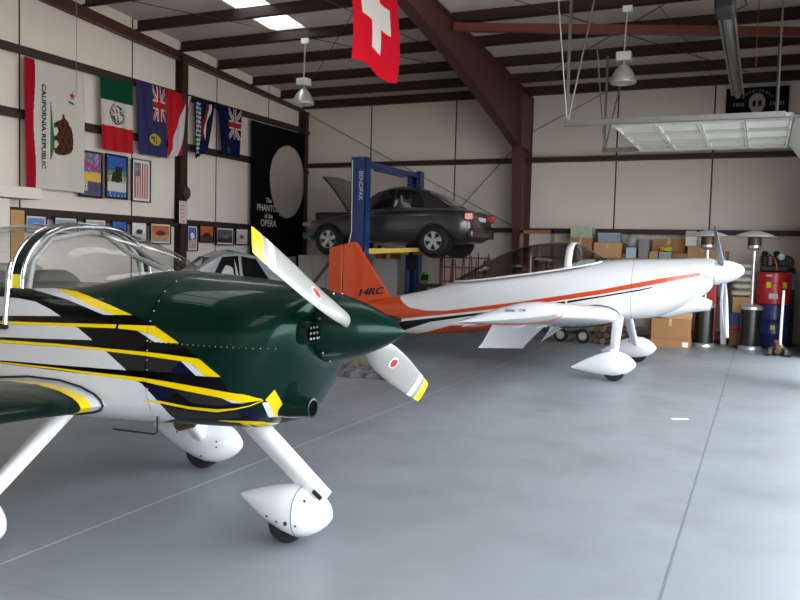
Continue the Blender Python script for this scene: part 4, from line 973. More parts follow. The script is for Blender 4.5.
    for s in (-1, 1):
        B(sidewin(xf + 1.62, xf + 2.12, s, sl0=.24, sl1=0), 'door_window', gl, root, smooth=0)
        B(sidewin(xf + 2.17, xr - .98, s, sl0=0, sl1=-.2), 'door_window', gl, root, smooth=0)
        q = MB(); q.box((xf + 1.55, s * (hw + .07), .93), (.12, .16, .1)); B(q, 'wing_mirror', mp, root, bev=.03)
        for x in (xf + 2.1, xf + 2.95):
            q = MB(); q.box((x, s * (hw + .005), .78), (.16, .03, .035)); B(q, 'door_handle', mp, root, bev=.01)
        for x in (xf + 1.28, xf + 2.16, xf + 3.0):
            pass
        q = MB(); q.box((xf + .17, s * hw * .70, .60), (.26, .32, .1), Matrix.Rotation(s * radians(26), 3, 'Z')); B(q, 'headlight', mat('headlamp_amber', '#8a5a4c', .2, coat=.6), root, bev=.03)
        q = MB(); q.box((xr - .10, s * hw * .72, .78), (.2, .3, .17), Matrix.Rotation(-s * radians(20), 3, 'Z')); B(q, 'taillight', mat('tail_lamp_red', '#b0161a', .2, coat=.8, var=.1, scale=20), root, bev=.03)
        q = MB(); q.bx((xf + 1.0, s * (hw - .0), .5), (xr - 1.1, s * (hw + .012), .545)); B(q, 'side_moulding', mp, root, bev=.01)
    # windscreen and rear window
    def screen(x0, x1, k=.9):
        a, b = gs(x0), gs(x1)
        P = [V((x0, -a[3] * k, a[1] + .012)), V((x0, a[3] * k, a[1] + .012)), V((x1, b[3] * k * .9, b[1] + .014)), V((x1, -b[3] * k * .9, b[1] + .014))]
        q = MB(); q.add(P + [p - V((0, 0, .02)) for p in P], [(0, 1, 2, 3), (7, 6, 5, 4), (0, 4, 5, 1), (1, 5, 6, 2), (2, 6, 7, 3), (3, 7, 4, 0)]); return q
    B(screen(xf + 1.17, xf + 1.68), 'windscreen', gl, root, smooth=0); B(screen(xr - .55, xr - 1.05), 'rear_window', gl, root, smooth=0)
    q = MB(); q.box((xr - .03, 0, .45), (.12, Wd * .86, .2)); B(q, 'rear_bumper', mp, root, bev=.04)
    q = MB(); q.box((xr - .015, 0, .72), (.03, .42, .12)); B(q, 'number_plate', mat('pale_plate', '#d8d8d4', .5), root, bev=.005)
    q = MB(); q.box((xf + .05, 0, .36), (.12, Wd * .8, .16)); B(q, 'front_bumper', mp, root, bev=.04)
    if hood_open:
        q = MB(); R = []
        hx, hz = xf + 1.12, .88
        for t in (0, .25, .5, .75, 1):
            cx = hx - .98 * t * cos(radians(48)) ; cz = hz + .98 * t * sin(radians(48)) + .05 * sin(pi * t); w = hw * (.86 - .1 * t)
            nx, nz = sin(radians(48)) * .03, cos(radians(48)) * .03
            R.append([V((cx + nx, -w, cz + nz - .02)), V((cx + nx * 1.4, 0, cz + nz * 1.5)), V((cx + nx, w, cz + nz - .02)), V((cx - nx, w, cz - nz)), V((cx - nx, 0, cz - nz)), V((cx - nx, -w, cz - nz))])
        q.rings(R); B(q, 'bonnet', mp, root, smooth=30)
        q = MB(); q.bx((xf + .25, -hw * .7, .6), (xf + 1.05, hw * .7, .86)); B(q, 'engine_bay', m_black, root, bev=.04)
        q = MB(); q.tube([(xf + .4, hw * .5, .8), (xf + .62, hw * .55, 1.3)], .008, 6); B(q, 'bonnet_prop', m_alu, root)
    else:
        q = MB(); q.box((xf + .62, 0, .80), (.9, Wd * .7, .05), Matrix.Rotation(radians(-9), 3, 'Y')); B(q, 'bonnet', mp, root, bev=.03)
LZ = 1.57
sedan = thing('car', 'dark grey saloon car raised on the blue lift with its bonnet open', 'car', (-7.06, 15.42, LZ))
car(sedan, L=3.82, body='#403e3f', hood_open=True)
coupe = thing('car', 'silver car parked behind the green airplane, only its roof and dark windows showing', 'car', (-8.45, 11.0, 0), rot=radians(50))
car(coupe, L=3.6, body='#a9adb0', zoff=0, silver=True)
coupe.scale = (1, 1, 1.13)

# ------------------------------------------------------------------ two-post lift
m_blue = mat('blue_lift_paint', '#1d3a72', .4, coat=.3, var=.08); m_yl = mat('yellow_lift_paint', '#d8b41c', .45, var=.06)
lift = thing('vehicle_lift', 'blue two-post vehicle lift with yellow swing arms holding up the dark car', 'vehicle lift', (-7.25, 15.5, 0))
for y, s in ((14.12, 1), (16.86, -1)):
    x0, x1 = -7.42, -7.1; m = MB()
    m.bx((x0, y - .1, 0), (x1, y - .09 if s > 0 else y - .0, 3.46)) if False else None
    m.bx((x0, y - .11 * s, 0), (x1, y - .085 * s, 3.46)); m.bx((x0, y - .11 * s, 0), (x0 + .025, y + .12 * s, 3.46)); m.bx((x1 - .025, y - .11 * s, 0), (x1, y + .12 * s, 3.46))
    m.bx((x0, y + .1 * s, 0), (x0 + .1, y + .12 * s, 3.46)); m.bx((x1 - .1, y + .1 * s, 0), (x1, y + .12 * s, 3.46))
    p = m.build('lift_post', m_blue, lift, smooth=0, bev=.004)
    m = MB(); m.bx((x0 - .1, y - .2, 0), (x1 + .1, y + .2, .02)); m.build('base_plate', m_blue, lift, smooth=0)
    m = MB(); m.bx((x0 + .04, y - .06, LZ - .35), (x1 - .04, y + .13 * s, LZ + .3)); c = m.build('lift_carriage', m_black, lift, smooth=0)
    for dx in (-1, 1):
        a = V(((x0 + x1) / 2 + dx * .1, y + .14 * s, LZ + .06)); b = V(((x0 + x1) / 2 + dx * .75 + .22, y + s * .72, LZ + .1))
        m = MB(); d = (b - a); u = V((-d.y, d.x, 0)).normalized() * .06
        for z0_, z1_ in ((-.06, .05),):
            m.add([a + u + V((0, 0, z0_)), a - u + V((0, 0, z0_)), b - u * .8 + V((0, 0, z0_ + .03)), b + u * .8 + V((0, 0, z0_ + .03)), a + u + V((0, 0, z1_)), a - u + V((0, 0, z1_)), b - u * .8 + V((0, 0, z1_)), b + u * .8 + V((0, 0, z1_))],
                  [(0, 1, 2, 3), (7, 6, 5, 4), (0, 4, 5, 1), (1, 5, 6, 2), (2, 6, 7, 3), (3, 7, 4, 0)])
        ar = m.build('swing_arm', m_yl, lift, smooth=0, bev=.006)
        MB().lathe([(.05, 0), (.05, .05), (.065, .055), (.065, .07)], (b.x, b.y, b.z + .02), 'Z', 14).build('lift_pad', m_black, ar)
m = MB(); m.bx((-7.38, 14.1, 3.32), (-7.14, 16.9, 3.4)); m.build('top_beam', m_blue, lift, smooth=0)
m = MB(); m.bx((-7.12, 14.4, 3.22), (-7.08, 15.8, 3.27)); m.build('shut_off_bar', m_blue, lift)
text_mesh('BENDPAK', .13, 'post_lettering', mat('pale_lettering', '#c9cdd6', .6), lift, (-7.20, 14.005, 2.9), (0, 0, -1), (1, 0, 0), 'CENTER', .004)
MB().tube([(-7.38, 13.98, 3.4), (-7.37, 13.98, 2.0), (-7.42, 13.97, 1.75), (-7.47, 13.95, 1.5)], .012, 6).build('hydraulic_hose', mat('pale_hose', '#b9b9b4', .6), lift)
MB().box((-7.45, 13.97, 1.52), (.13, .08, .13)).build('hose_fitting', mat('grey_fitting', '#9d9d98', .5), lift, bev=.01)
m = MB(); m.bx((-7.5, 13.92, .95), (-7.3, 14.02, 1.35)); m.tube([(-7.4, 13.95, 1.35), (-7.4, 13.95, 1.5)], .05, 12); m.build('power_unit', m_black, lift, bev=.01)
# ------------------------------------------------------------------ printed cloth and pictures
def sm(a, b, x): t = min(1, max(0, (x - a) / (b - a))); return t * t * (3 - 2 * t)
def inpoly(P, u, v):
    c = False; n = len(P)
    for i in range(n):
        (a, b), (d, e) = P[i], P[(i + 1) % n]
        if (b > v) != (e > v) and u < (d - a) * (v - b) / (e - b) + a: c = not c
    return c
def seg(u, v, a, b):
    ax, ay = a; bx_, by = b; dx, dy = bx_ - ax, by - ay
    t = min(1, max(0, ((u - ax) * dx + (v - ay) * dy) / (dx * dx + dy * dy)))
    return sqrt((u - ax - t * dx) ** 2 + (v - ay - t * dy) ** 2)
def cnoise(seed):
    rs = random.Random(seed); ks = [(rs.uniform(-1, 1), rs.uniform(-1, 1), rs.uniform(0, 6.3)) for _ in range(9)]
    def f(u, v, s=1.): return sum(sin(s * (a * u * (3 + 2.2 * i) + b * v * (3 + 2.2 * i)) * 2.2 + p) / (1 + i * .35) for i, (a, b, p) in enumerate(ks)) / 3.2
    return f
def printed(name, pos, color, nu, nv, m, parent=None, loc=None, solid=.006, **kw):
    """a sheet (u to the right, v upwards) whose colours are printed per vertex"""
    mb = MB().grid(pos, nu, nv)
    o = mb.build(name, m, parent, loc=loc, smooth=180, solid=solid, **kw)
    at = o.data.color_attributes.new('print', 'FLOAT_COLOR', 'POINT')
    buf = []
    for j in range(nv + 1):
        for i in range(nu + 1): buf += [*color(i / nu, j / nv), 1.0]
    at.data.foreach_set('color', buf)
    return o
m_cloth = paintmat('printed_cloth', .85, .15, 0, .25); m_print = paintmat('printed_paper', .45, .4)
XW = XL + .14                                            # plane of the hanging flags
def wall_flag(name, label, y0, y1, zt, zb_, color, amp=.03, seed=1, yb0=None, yb1=None, zsag=None, group=None, res=110, folds=3):
    y0 -= .09; y1 -= .09; yb0 = yb0 - .09 if yb0 else yb0; yb1 = yb1 - .09 if yb1 else yb1
    rs = random.Random(seed); ph = rs.uniform(0, 6); yb0 = y0 if yb0 is None else yb0; yb1 = y1 if yb1 is None else yb1
    def pos(u, v):
        a, b = y0 + (yb0 - y0) * (1 - v), y1 + (yb1 - y1) * (1 - v)
        x = XW + amp * (1 - .6 * v) * (sin(u * folds * 2 * pi + ph + v * 1.3) + .4 * sin(u * 9 + v * 5 + ph)) + amp * 1.3 + .02 * (1 - v)
        low = zb_ + (zsag(u) if zsag else 0)
        return V((x, a + (b - a) * u, low + (zt - low) * v))
    t = printed(name, pos, color, int(res * (y1 - y0) * 1.1), int(res * (zt - zb_) * .9), m_cloth, loc=(XL, (y0 + y1) / 2, zb_), label=label, cat='flag', group=None)
    return t, pos
RED, WHT, NAVY = lin('#b31a2b'), lin('#d9d4cd'), lin('#1b1c4a')
# state flag with bear and star, hung with its lower stripe to the left
BEAR = [(.47, .30), (.455, .335), (.50, .345), (.53, .375), (.50, .40), (.46, .40), (.455, .43), (.50, .445), (.53, .475), (.505, .505), (.46, .50), (.452, .53), (.49, .55), (.55, .565),
        (.585, .58), (.60, .615), (.625, .625), (.64, .60), (.665, .58), (.70, .57), (.72, .54), (.765, .52), (.79, .47), (.80, .41), (.785, .35), (.74, .315), (.68, .30), (.60, .285), (.52, .285)]
def cal(u, v):
    # the u axis runs from the red stripe (lower edge) to the top edge
    if u < .155 + .015 * sin(v * 9): return tuple(k * .9 for k in lin('#b7142c'))
    if .40 < u < .465 and .24 < v < .70:
        if u < .42 + .045 * min(1, (v - .24) / .1) and u < .415 + .05 * max(0, (.70 - v) / .3) + .0: return lin('#2f7a4c')
    if inpoly(BEAR, u, v): return lin('#5a3620') if sin(u * 60) * sin(v * 50) > -.3 else lin('#43281a')
    return lin('#dcd6cc')
f, pos = wall_flag('hanging_flag', 'white and red flag with a brown bear and a red star, hanging sideways', 9.06, 10.26, 4.47, 2.48, cal, .018, 3, folds=1.5)
def on_cloth(o, pos, y0, y1, z0, z1, off=.012):
    org = ORG[o]
    for v in o.data.vertices:
        w = v.co + org; u = (w.y - y0) / (y1 - y0); t = (w.z - z0) / (z1 - z0)
        v.co.x = pos(min(1, max(0, u)), min(1, max(0, t))).x + off - org.x
def cloth_text(body, size, f, pos, ext, y, z, right, up, m, sx=1.0, bold=0.):
    o = text_mesh(body, size, 'lettering', m, f, (0, y, z), right, up, 'CENTER', .002, 0, 0, bold, sx)
    on_cloth(o, pos, *ext); return o
m_ink = mat('black_print', '#241a18', .8); m_redp = mat('red_print', '#b7202c', .8); m_whp = mat('white_print', '#d9d8d6', .8)
ext = (8.97, 10.17, 2.48, 4.47)
cloth_text('CALIFORNIA REPUBLIC', .115, f, pos, ext, 9.325, 3.46, (0, 0, -1), (0, 1, 0), m_ink, 1.12, .003)
m = MB(); P = [((.075 if k % 2 == 0 else .03) * cos(pi / 2 + k * pi / 5), (.075 if k % 2 == 0 else .03) * sin(pi / 2 + k * pi / 5)) for k in range(10)]
m.prism([(9.9 + a, 4.04 + b) for a, b in P], 'X', 0, .002); s_ = m.build('star', m_redp, f, smooth=0); on_cloth(s_, pos, *ext)
m = MB(); m.prism([(9.81, 3.93), (9.815, 3.955), (9.94, 3.925), (9.935, 3.895)], 'X', 0, .002); on_cloth(m.build('scroll', m_ink, f, smooth=0), pos, *ext)
# tricolour with an eagle crest
en = cnoise(5)
def mex(u, v):
    r = sqrt(((u - .5) / .24) ** 2 + ((v - .52) / .15) ** 2)
    if .335 < v < .69:
        if r < 1:
            if r > .82 and v < .53: return lin('#5d6d42')
            if r < .8 and en(u * 5, v * 5) > -.05: return lin('#4a3a2c')
            if r > .86 and u < .45: return lin('#6a6a4a')
        return lin('#d4cfc9')
    return lin('#0d4a36') if v >= .69 else lin('#c01f2c')
wall_flag('hanging_flag', 'green white and red tricolour flag with a brown eagle crest', 10.62, 11.38, 4.52, 3.27, mex, .016, 4)
def jack(a, b):
    """cross pattern in the unit square"""
    x, y = a - .5, b - .5
    if abs(x) < .075 or abs(y) < .085: return lin('#c02a35')
    if abs(x) < .14 or abs(y) < .15: return lin('#d8d2d4')
    d = min(abs(x - y), abs(x + y))
    if d < .035: return lin('#b84a52')
    if d < .115: return lin('#cfc9d2')
    return None
def ensign(u, v):
    c = lin('#3c3767')
    if u > .52 and v > .50:
        k = jack((u - .52) / .48, (v - .50) / .47)
        if k: c = k
    r = sqrt(((u - .58) / .2) ** 2 + ((v - .235) / .085) ** 2)
    if r < 1: c = lin('#c9b92c') if en(u * 4, v * 4) > -.25 or r > .8 else lin('#4c5a2c')
    return c
wall_flag('hanging_flag', 'faded violet ensign with a union cross and a yellow shield', 11.47, 12.24, 4.6, 3.3, ensign, .02, 5, yb0=11.56, yb1=12.30)
def dive(u, v):
    d = u - (.0 + .93 * v ** .85)
    return lin('#d9d2d6') if 0 <= d < .62 * (1 - v) + .08 else lin('#c81f2d')
wall_flag('hanging_flag', 'red flag crossed by a white diagonal band', 12.24, 13.0, 4.6, 3.32, dive, .022, 6, yb0=12.36, yb1=12.72, zsag=lambda u: .1 * u)
def script(u, v):
    c = lin('#16203c')
    w = .18 + .03 * sin(v * 4)
    if abs(u - w) < .085 and .06 < v < .93 and en(u * 9, v * 26) > .02: return lin('#d2d4d8')
    sw = .66 + .1 * sin((1 - v) * 7.5 + .5)
    if .12 < v < .95:
        if abs(u - sw - .05) < .06 * (1.2 - abs(v - .55)): return lin('#dcd8dc')
        if -.18 < u - sw < -.0 and v > .3: return lin('#8c1e30')
    return c
wall_flag('hanging_flag', 'dark navy banner with a column of white script and a red and white swoosh', 13.1, 13.74, 4.6, 3.36, script, .03, 7, yb0=13.1, yb1=13.48, zsag=lambda u: .02 + .22 * u)
def ensign2(u, v):
    c = lin('#141a44')
    if .45 < u and v > .36:
        k = jack((u - .45) / .52, (v - .36) / .6)
        if k: c = k
    if sqrt(((u - .42) / .1) ** 2 + ((v - .12) / .07) ** 2) < 1: c = lin('#4c5a3c')
    return c
wall_flag('hanging_flag', 'dark navy ensign with a union cross, last flag before the black banner', 13.88, 14.68, 4.6, 3.58, ensign2, .02, 8, yb0=13.95, yb1=14.6)
# black theatre banner beside the corner; the pale motif is a plain rounded shape
def banner(u, v):
    a = (u - .68) / .33; b = (v - .62) / .255
    b2 = b if b > 0 else b * .82
    if a * a + b2 * b2 < 1: return lin('#c9bfb6')
    if sqrt(((u - .10) / .045) ** 2 + ((v - .055) / .018) ** 2) < 1: return lin('#7c2622')
    return lin('#0c0b0c')
y0, y1, z0, z1 = 15.02, 17.28, 1.36, 4.48
def bpos(u, v): return V((XL + .13 + .015 * sin(u * 7 + v * 3), y0 + (y1 - y0) * u, z0 + (z1 - z0) * v + .12 * u * (1 - v) - .0))
bn = printed('hanging_banner', bpos, banner, 110, 150, m_cloth, loc=(XL, 16.1, z0), label='tall black theatre banner with white lettering and a pale rounded shape, in the corner', cat='banner')
m_let = mat('cream_lettering', '#c9bfae', .8)
for s_, sz, z in (('The', .15, 2.74), ('PHANTOM', .205, 2.56), ('of the', .15, 2.38), ('OPERA', .22, 2.21)):
    o = text_mesh(s_, sz, 'lettering', m_let, bn, (XL + .16, 15.72, z), (0, 1, 0), (0, 0, 1), 'CENTER', .003, 0, 0, .004, .95)

# framed posters and photographs
m_frame = mat('black_picture_frame', '#1a1716', .4); m_mount = mat('white_mount', '#d8d4cc', .7)
def framed(name, label, y0, y1, z0, z1, color, group=None, frame=.025, mount=.0, mf=None, cat='picture', xo=.0, res=70):
    t = thing(name, label, cat, (XL + xo, (y0 + y1) / 2, z0), group)
    x = XL + .02 + xo; m = MB()
    for a, b in (((y0, z0), (y1, z0 + frame)), ((y0, z1 - frame), (y1, z1)), ((y0, z0 + frame), (y0 + frame, z1 - frame)), ((y1 - frame, z0 + frame), (y1, z1 - frame))):
        m.bx((x, a[0], a[1]), (x + .03, b[0], b[1]))
    m.build('frame', mf or m_frame, t, smooth=0)
    a, b = frame, mount
    if mount:
        MB().bx((x, y0 + a, z0 + a), (x + .012, y1 - a, z1 - a)).build('mount', m_mount, t, smooth=0)
    c = a + b
    printed('print', lambda u, v: V((x + .016, y0 + c + (y1 - y0 - 2 * c) * u, z0 + c + (z1 - z0 - 2 * c) * v)), color, max(8, int(res * (y1 - y0))), max(8, int(res * (z1 - z0))), m_print, t, solid=.004)
    return t
n1 = cnoise(11)
def art1(u, v):
    k = n1(u * 2, v * 2)
    if v > .55: c = lin('#6a5f9c') if k < .15 else lin('#b58a93')
    elif v > .33: c = lin('#d9b04a') if k < .3 else lin('#c98a5a')
    else: c = lin('#57506e') if k < .1 else lin('#3c3a4c')
    if seg(u, v, (.05, .82), (.9, .6)) < .035: c = lin('#b7343c')
    if seg(u, v, (.3, .9), (.6, .85)) < .03 and k > -.3: c = lin('#4c7a4e')
    if .1 < u < .36 and .12 < v < .34: c = lin('#dcdcd6') if sin(u * 60) * sin(v * 50) > -.35 else lin('#242430')
    return c
framed('framed_poster', 'framed poster of a purple and orange sunset with a red airplane', 10.12, 10.64, 2.42, 3.21, art1, frame=.03, xo=.06)
def art2(u, v):
    k = n1(u * 3 + 4, v * 3)
    if v < .13: c = lin('#2a5d9c') if k < .3 else lin('#9db8d0')
    elif v < .36: c = lin('#c8c4bb')
    elif v < .52: c = lin('#c6c2b4') if k > -.1 else lin('#5b7a4a')
    elif v < .66: c = lin('#5a7f4c') if k < .2 else lin('#8c9c60')
    else: c = lin('#2f5a9c') if k < .35 else lin('#aebfd2')
    if inpoly([(.2, .38), (.3, .6), (.42, .62), (.42, .74), (.82, .76), (.75, .62), (.8, .42), (.6, .36)], u, v): c = lin('#262521') if k < .3 else lin('#6c6a34')
    return c
framed('framed_poster', 'framed poster with blue sky and a dark airplane over white snow', 10.72, 11.25, 2.44, 3.22, art2, frame=.03, xo=.06)
def usf(u, v):
    if u < .42 and v > .62:
        return lin('#b9b9c2') if sin(u * 75) * sin(v * 110) > .25 else lin('#2c2f52')
    return lin('#a44a46') if int(u * 11) % 2 == 0 else lin('#d2c8bd')
framed('framed_flag', 'small framed flag with vertical red and white stripes and a blue star field', 11.36, 11.85, 2.43, 3.21, usf, frame=.018, mount=.05, xo=.06)
def scene_print(sky, ground, subject, seed):
    n = cnoise(seed); S, Gd, O = lin(sky), lin(ground), lin(subject); rs = random.Random(seed); cx, cy = rs.uniform(.4, .6), rs.uniform(.4, .6)
    def f(u, v):
        k = n(u * 2, v * 2); c = S if v > .42 + .1 * k else Gd
        c = tuple(q * (1 + .25 * k) for q in c)
        if ((u - cx) / .34) ** 2 + ((v - cy) / .2) ** 2 < .6 + .5 * k: c = O
        return c
    return f
PH = [(9.0, 9.42, 1.78, 2.06, '#5f87b8', '#7a97b4', '#8fa9c4', 'photo of pale blue sky, first in the row'), (9.56, 10.05, 1.78, 2.06, '#93a3ad', '#6f7a78', '#4b5a66', 'photo of a grey airplane below the first poster'),
      (10.2, 10.7, 1.78, 2.06, '#a9a59a', '#8b8779', '#5c5a52', 'photo of a beige airplane in a pale frame'), (10.82, 11.2, 1.70, 2.06, '#3f62a6', '#2f4a86', '#2b2f42', 'photo of deep blue sky below the dark airplane poster'),
      (11.3, 11.72, 1.68, 2.06, '#d6d2ca', '#b9b3ae', '#2a2a3c', 'photo of a dark airplane on white paper'), (11.8, 12.38, 1.66, 2.06, '#c8674a', '#b98d68', '#5a3a30', 'photo with a large orange sky and white mount'),
      (12.86, 13.2, 1.54, 2.06, '#4a5fa6', '#b89c8c', '#e4e2dd', 'tall photo with blue sky and a white airplane'), (13.25, 13.72, 1.72, 2.08, '#b5603c', '#5c3328', '#33261f', 'dark orange sunset photo'),
      (13.8, 14.42, 1.68, 2.06, '#5a5c5e', '#35332f', '#7c7a74', 'dark grey framed photo'), (14.48, 14.95, 1.70, 2.06, '#cfcac0', '#c2b9ac', '#8a4f3c', 'white print with a brown round emblem, last in the row')]
for i, (a, b, c, d, s1, s2, s3, lb) in enumerate(PH):
    framed('framed_photo', 'framed ' + lb, a, b, c, d, scene_print(s1, s2, s3, 30 + i), 'framed photos under the wall girt', frame=.02, mount=.03 if i not in (3, 7) else .0, xo=.10)
# paper sign and dark bag hung on the wall column
sg = thing('paper_sign', 'pink paper notice hanging on the dark wall column', 'sign', (XL + .2, 12.66, 2.08))
MB().bx((XL + .19, 12.55, 2.08), (XL + .195, 12.78, 2.52)).build('sheet', mat('pink_paper', '#d6bcb8', .7), sg, smooth=0)
for k in range(5): MB().bx((XL + .195, 12.6, 2.42 - k * .075), (XL + .197, 12.72 - (k % 2) * .04, 2.435 - k * .075)).build('text_line', mat('grey_ink', '#8a6c6c', .8), sg, smooth=0)
bg = thing('hanging_bag', 'small dark bag hanging on the wall column above the pink notice', 'bag', (XL + .2, 12.7, 2.58))
MB().ball((XL + .25, 12.7, 2.68), (.06, .1, .13), 12, 8).build('bag_body', mat('camo_bag', '#3a3632', .9, var=.5, scale=30), bg); MB().tube([(XL + .25, 12.7, 2.8), (XL + .2, 12.7, 2.95)], .01, 6).build('bag_strap', m_black, bg)
# hanging cord in front of the bear flag
MB().tube([(XL + .45, 9.72, 5.62), (XL + .45, 9.72, 4.0)], .005, 6).build('pull_cord', mat('pale_cord', '#8d8883', .7), loc=(XL + .45, 9.72, 4.0), label='thin pull cord hanging in front of the bear flag', cat='cord')
# white cupboard with an overhanging shelf at the left edge
cb = thing('wall_cupboard', 'white cupboard with a projecting top board and a wooden side, left of the photos', 'cupboard', (XL + .35, 8.2, 1.1))
MB().bx((XL + .14, 7.5, 1.0), (XL + .5, 8.42, 2.26)).build('cupboard_body', mat('cream_white', '#ddd6c9', .6), cb, smooth=0)
MB().bx((XL + .14, 7.4, 2.28), (XL + .56, 8.95, 2.45)).build('top_board', mat('cream_white', '#ddd6c9', .6), cb, smooth=0)
MB().bx((XL + .14, 8.44, 1.0), (XL + .5, 8.68, 2.10)).build('side_panel', mat('pale_pine', '#b98d55', .6, var=.2), cb, smooth=0)
MB().bx((XL + .14, 7.5, .0), (XL + .5, 8.68, 1.0)).build('base_unit', mat('cream_white', '#ddd6c9', .6), cb, smooth=0)

# ------------------------------------------------------------------ things hung from the roof
def swiss(u, v):
    if (abs(u - .5) < .115 and abs(v - .5) < .33) or (abs(v - .5) < .115 and abs(u - .5) < .33): return lin('#e2dcdc')
    return lin('#d3102a')
XS = -4.60
def spos(u, v): return V((XS + .05 * sin(u * 5 + 1) * (1 - v) + .03 * sin(v * 6), 8.55 + 1.42 * u, 3.9 + .03 * sin(u * 6) + 1.5 * v))
sw = printed('hanging_flag', spos, swiss, 110, 110, m_cloth, loc=(XS, 9.3, 3.9), label='red square flag with a white cross hanging from the roof', cat='flag')
for y in (8.58, 9.94): MB().tube([(XS, y, 5.38), (XS, y, zb(y) + .01)], .004, 6).build('cord', m_black, sw)
def highbay(x, y, z, label):
    t = thing('high_bay_lamp', label, 'lamp', (x, y, zb(y)), 'high bay lamps')
    MB().lathe([(.19, 0), (.195, .015), (.17, .1), (.12, .2), (.075, .25), (.07, .27)], (x, y, z - .14), 'Z', 28, cap=False).build('reflector', mat('spun_aluminium', '#cfd0cd', .3, .55), t, solid=.006)
    MB().lathe([(.18, 0), (.18, .006)], (x, y, z - .135), 'Z', 24).build('lens', mat('frosted_lens', '#dddcd2', .4), t)
    MB().tube([(x, y, z + .13), (x, y, z + .2)], .04, 10).build('socket', m_alu, t)
    MB().bx((x - .11, y - .09, z + .2), (x + .11, y + .09, z + .33)).build('ballast_box', mat('ballast_white', '#cfcfcc', .5), t, bev=.01)
    MB().tube([(x, y, z + .34), (x + .02, y, zb(y) - .06)], .012, 6).build('chain', mat('pale_chain', '#b4b4ae', .5), t)
    MB().bx((x - .04, y - .05, zb(y) - .09), (x + .1, y + .02, zb(y) - .0)).build('hook_plate', m_wht, t)
highbay(-7.77, 12.75, 4.41, 'bell shaped high bay lamp hanging left of the red flag')
highbay(-2.07, 12.75, 4.43, 'bell shaped high bay lamp hanging over the white airplane')
th = thing('tube_heater', 'long dark radiant tube heater hanging under the roof at the upper right', 'heater', (-.53, 13, 4.6))
MB().prism([(-.53 + .095 * cos(a), 4.6 + .08 * sin(a)) for a in (pi * k / 12 for k in range(13))], 'Y', 10.6, 15.8).build('reflector_hood', mat('dark_galvanised', '#4c4d50', .35, .7), th, smooth=30)
MB().tube([(-.53, 10.5, 4.6), (-.53, 15.85, 4.6)], .055, 16).build('radiant_tube', mat('bright_galvanised', '#8f9290', .35, .7), th)
MB().tube([(-.437, 10.6, 4.6), (-.437, 15.8, 4.6)], .014, 8).build('edge_trim', m_alu, th); MB().tube([(-.623, 10.6, 4.6), (-.623, 15.8, 4.6)], .014, 8).build('edge_trim', m_alu, th)
MB().bx((-.64, 10.05, 4.5), (-.42, 10.55, 4.78)).build('burner_box', m_black, th, bev=.03)
MB().tube([(-.46, 10.3, 4.78), (-.34, 10.4, 4.74), (-.3, 10.5, 4.65), (-.4, 10.5, 4.6)], .012, 6).build('gas_hose', m_black, th)
for y in (11.4, 15.2): MB().tube([(-.53, y, 4.68), (-.53, y, zb(y))], .006, 6).build('hanger_chain', m_galv, th)
MB().tube([(-.2, 12.2, 5.5), (-.2, 12.2, 4.3)], .006, 6).build('drop_cord', mat('red_cord', '#8c2f2c', .6), loc=(-.2, 12.2, 4.3), label='thin red cord dropping from the roof beside the tube heater', cat='cord')
# black pirate banner high on the back wall
def pirate(u, v):
    if ((u - .5) / .13) ** 2 + ((v - .52) / .3) ** 2 < 1 or (abs(u - .5) < .07 and .12 < v < .35):
        if ((abs(u - .5) - .045) / .032) ** 2 + ((v - .5) / .09) ** 2 < 1: return lin('#141216')
        return lin('#b9b2ae')
    if .42 < v < .56 and (.1 < u < .32 or .68 < u < .93) and sin(u * 160) > -.2: return lin('#8c8688')
    r = sqrt(((u - .5) / .3) ** 2 + ((v - .45) / .48) ** 2)
    if .86 < r < 1.0 and v > .66 and sin(u * 120) > -.2: return lin('#8c8688')
    return lin('#131116')
printed('hanging_banner', lambda u, v: V((-.80 + 1.14 * u, YB - .08 + .012 * sin(u * 9), 4.42 + .64 * v)), pirate, 90, 50, m_cloth, loc=(-.2, YB - .08, 4.42), label='black pirate banner with a pale skull high on the back wall', cat='banner')
# ------------------------------------------------------------------ along the back wall, right to left
m_card = mat('brown_cardboard', '#a5784f', .8, var=.08); m_card2 = mat('light_cardboard', '#bd9467', .8, var=.08); m_tape = mat('parcel_tape', '#c9ab7c', .5)
m_st = mat('brushed_stainless', '#c9c9c6', .3, .8)
def patio_heater(x, y, label):
    t = thing('patio_heater', label, 'heater', (x, y, 0), 'patio heaters')
    MB().lathe([(.21, 0), (.215, .02), (.2, .06), (.18, .075)], (x, y, 0), 'Z', 28).build('base_ring', m_st, t)
    MB().lathe([(.165, .07), (.175, .08), (.175, .72), (.165, .73)], (x, y, 0), 'Z', 28).build('tank_housing', mat('gloss_black_enamel', '#101012', .3, coat=.5), t)
    MB().lathe([(.19, .73), (.2, .74), (.2, .79), (.15, .82), (.05, .84)], (x, y, 0), 'Z', 28).build('housing_lid', m_st, t)
    MB().lathe([(.032, .83), (.032, 1.6), (.045, 1.61), (.045, 1.82)], (x, y, 0), 'Z', 16).build('pole', m_st, t)
    MB().lathe([(.05, 1.8), (.10, 1.83), (.13, 1.86), (.13, 1.9)], (x, y, 0), 'Z', 24).build('burner_cup', m_st, t)
    MB().lathe([(.115, 1.9), (.115, 2.06)], (x, y, 0), 'Z', 24).build('emitter_screen', mat('heat_stained_steel', '#5c4a3c', .5, .6), t)
    MB().lathe([(.385, 2.055), (.375, 2.065), (.25, 2.115), (.08, 2.165), (.03, 2.17)], (x, y, 0), 'Z', 36).build('reflector_hat', mat('bright_aluminium_hat', '#d6d5d0', .45, .25), t)
patio_heater(-.93, 15.95, 'black and steel patio heater behind the nose of the white airplane')
patio_heater(-.13, 15.95, 'black and steel patio heater standing clear in front of the blue drum')
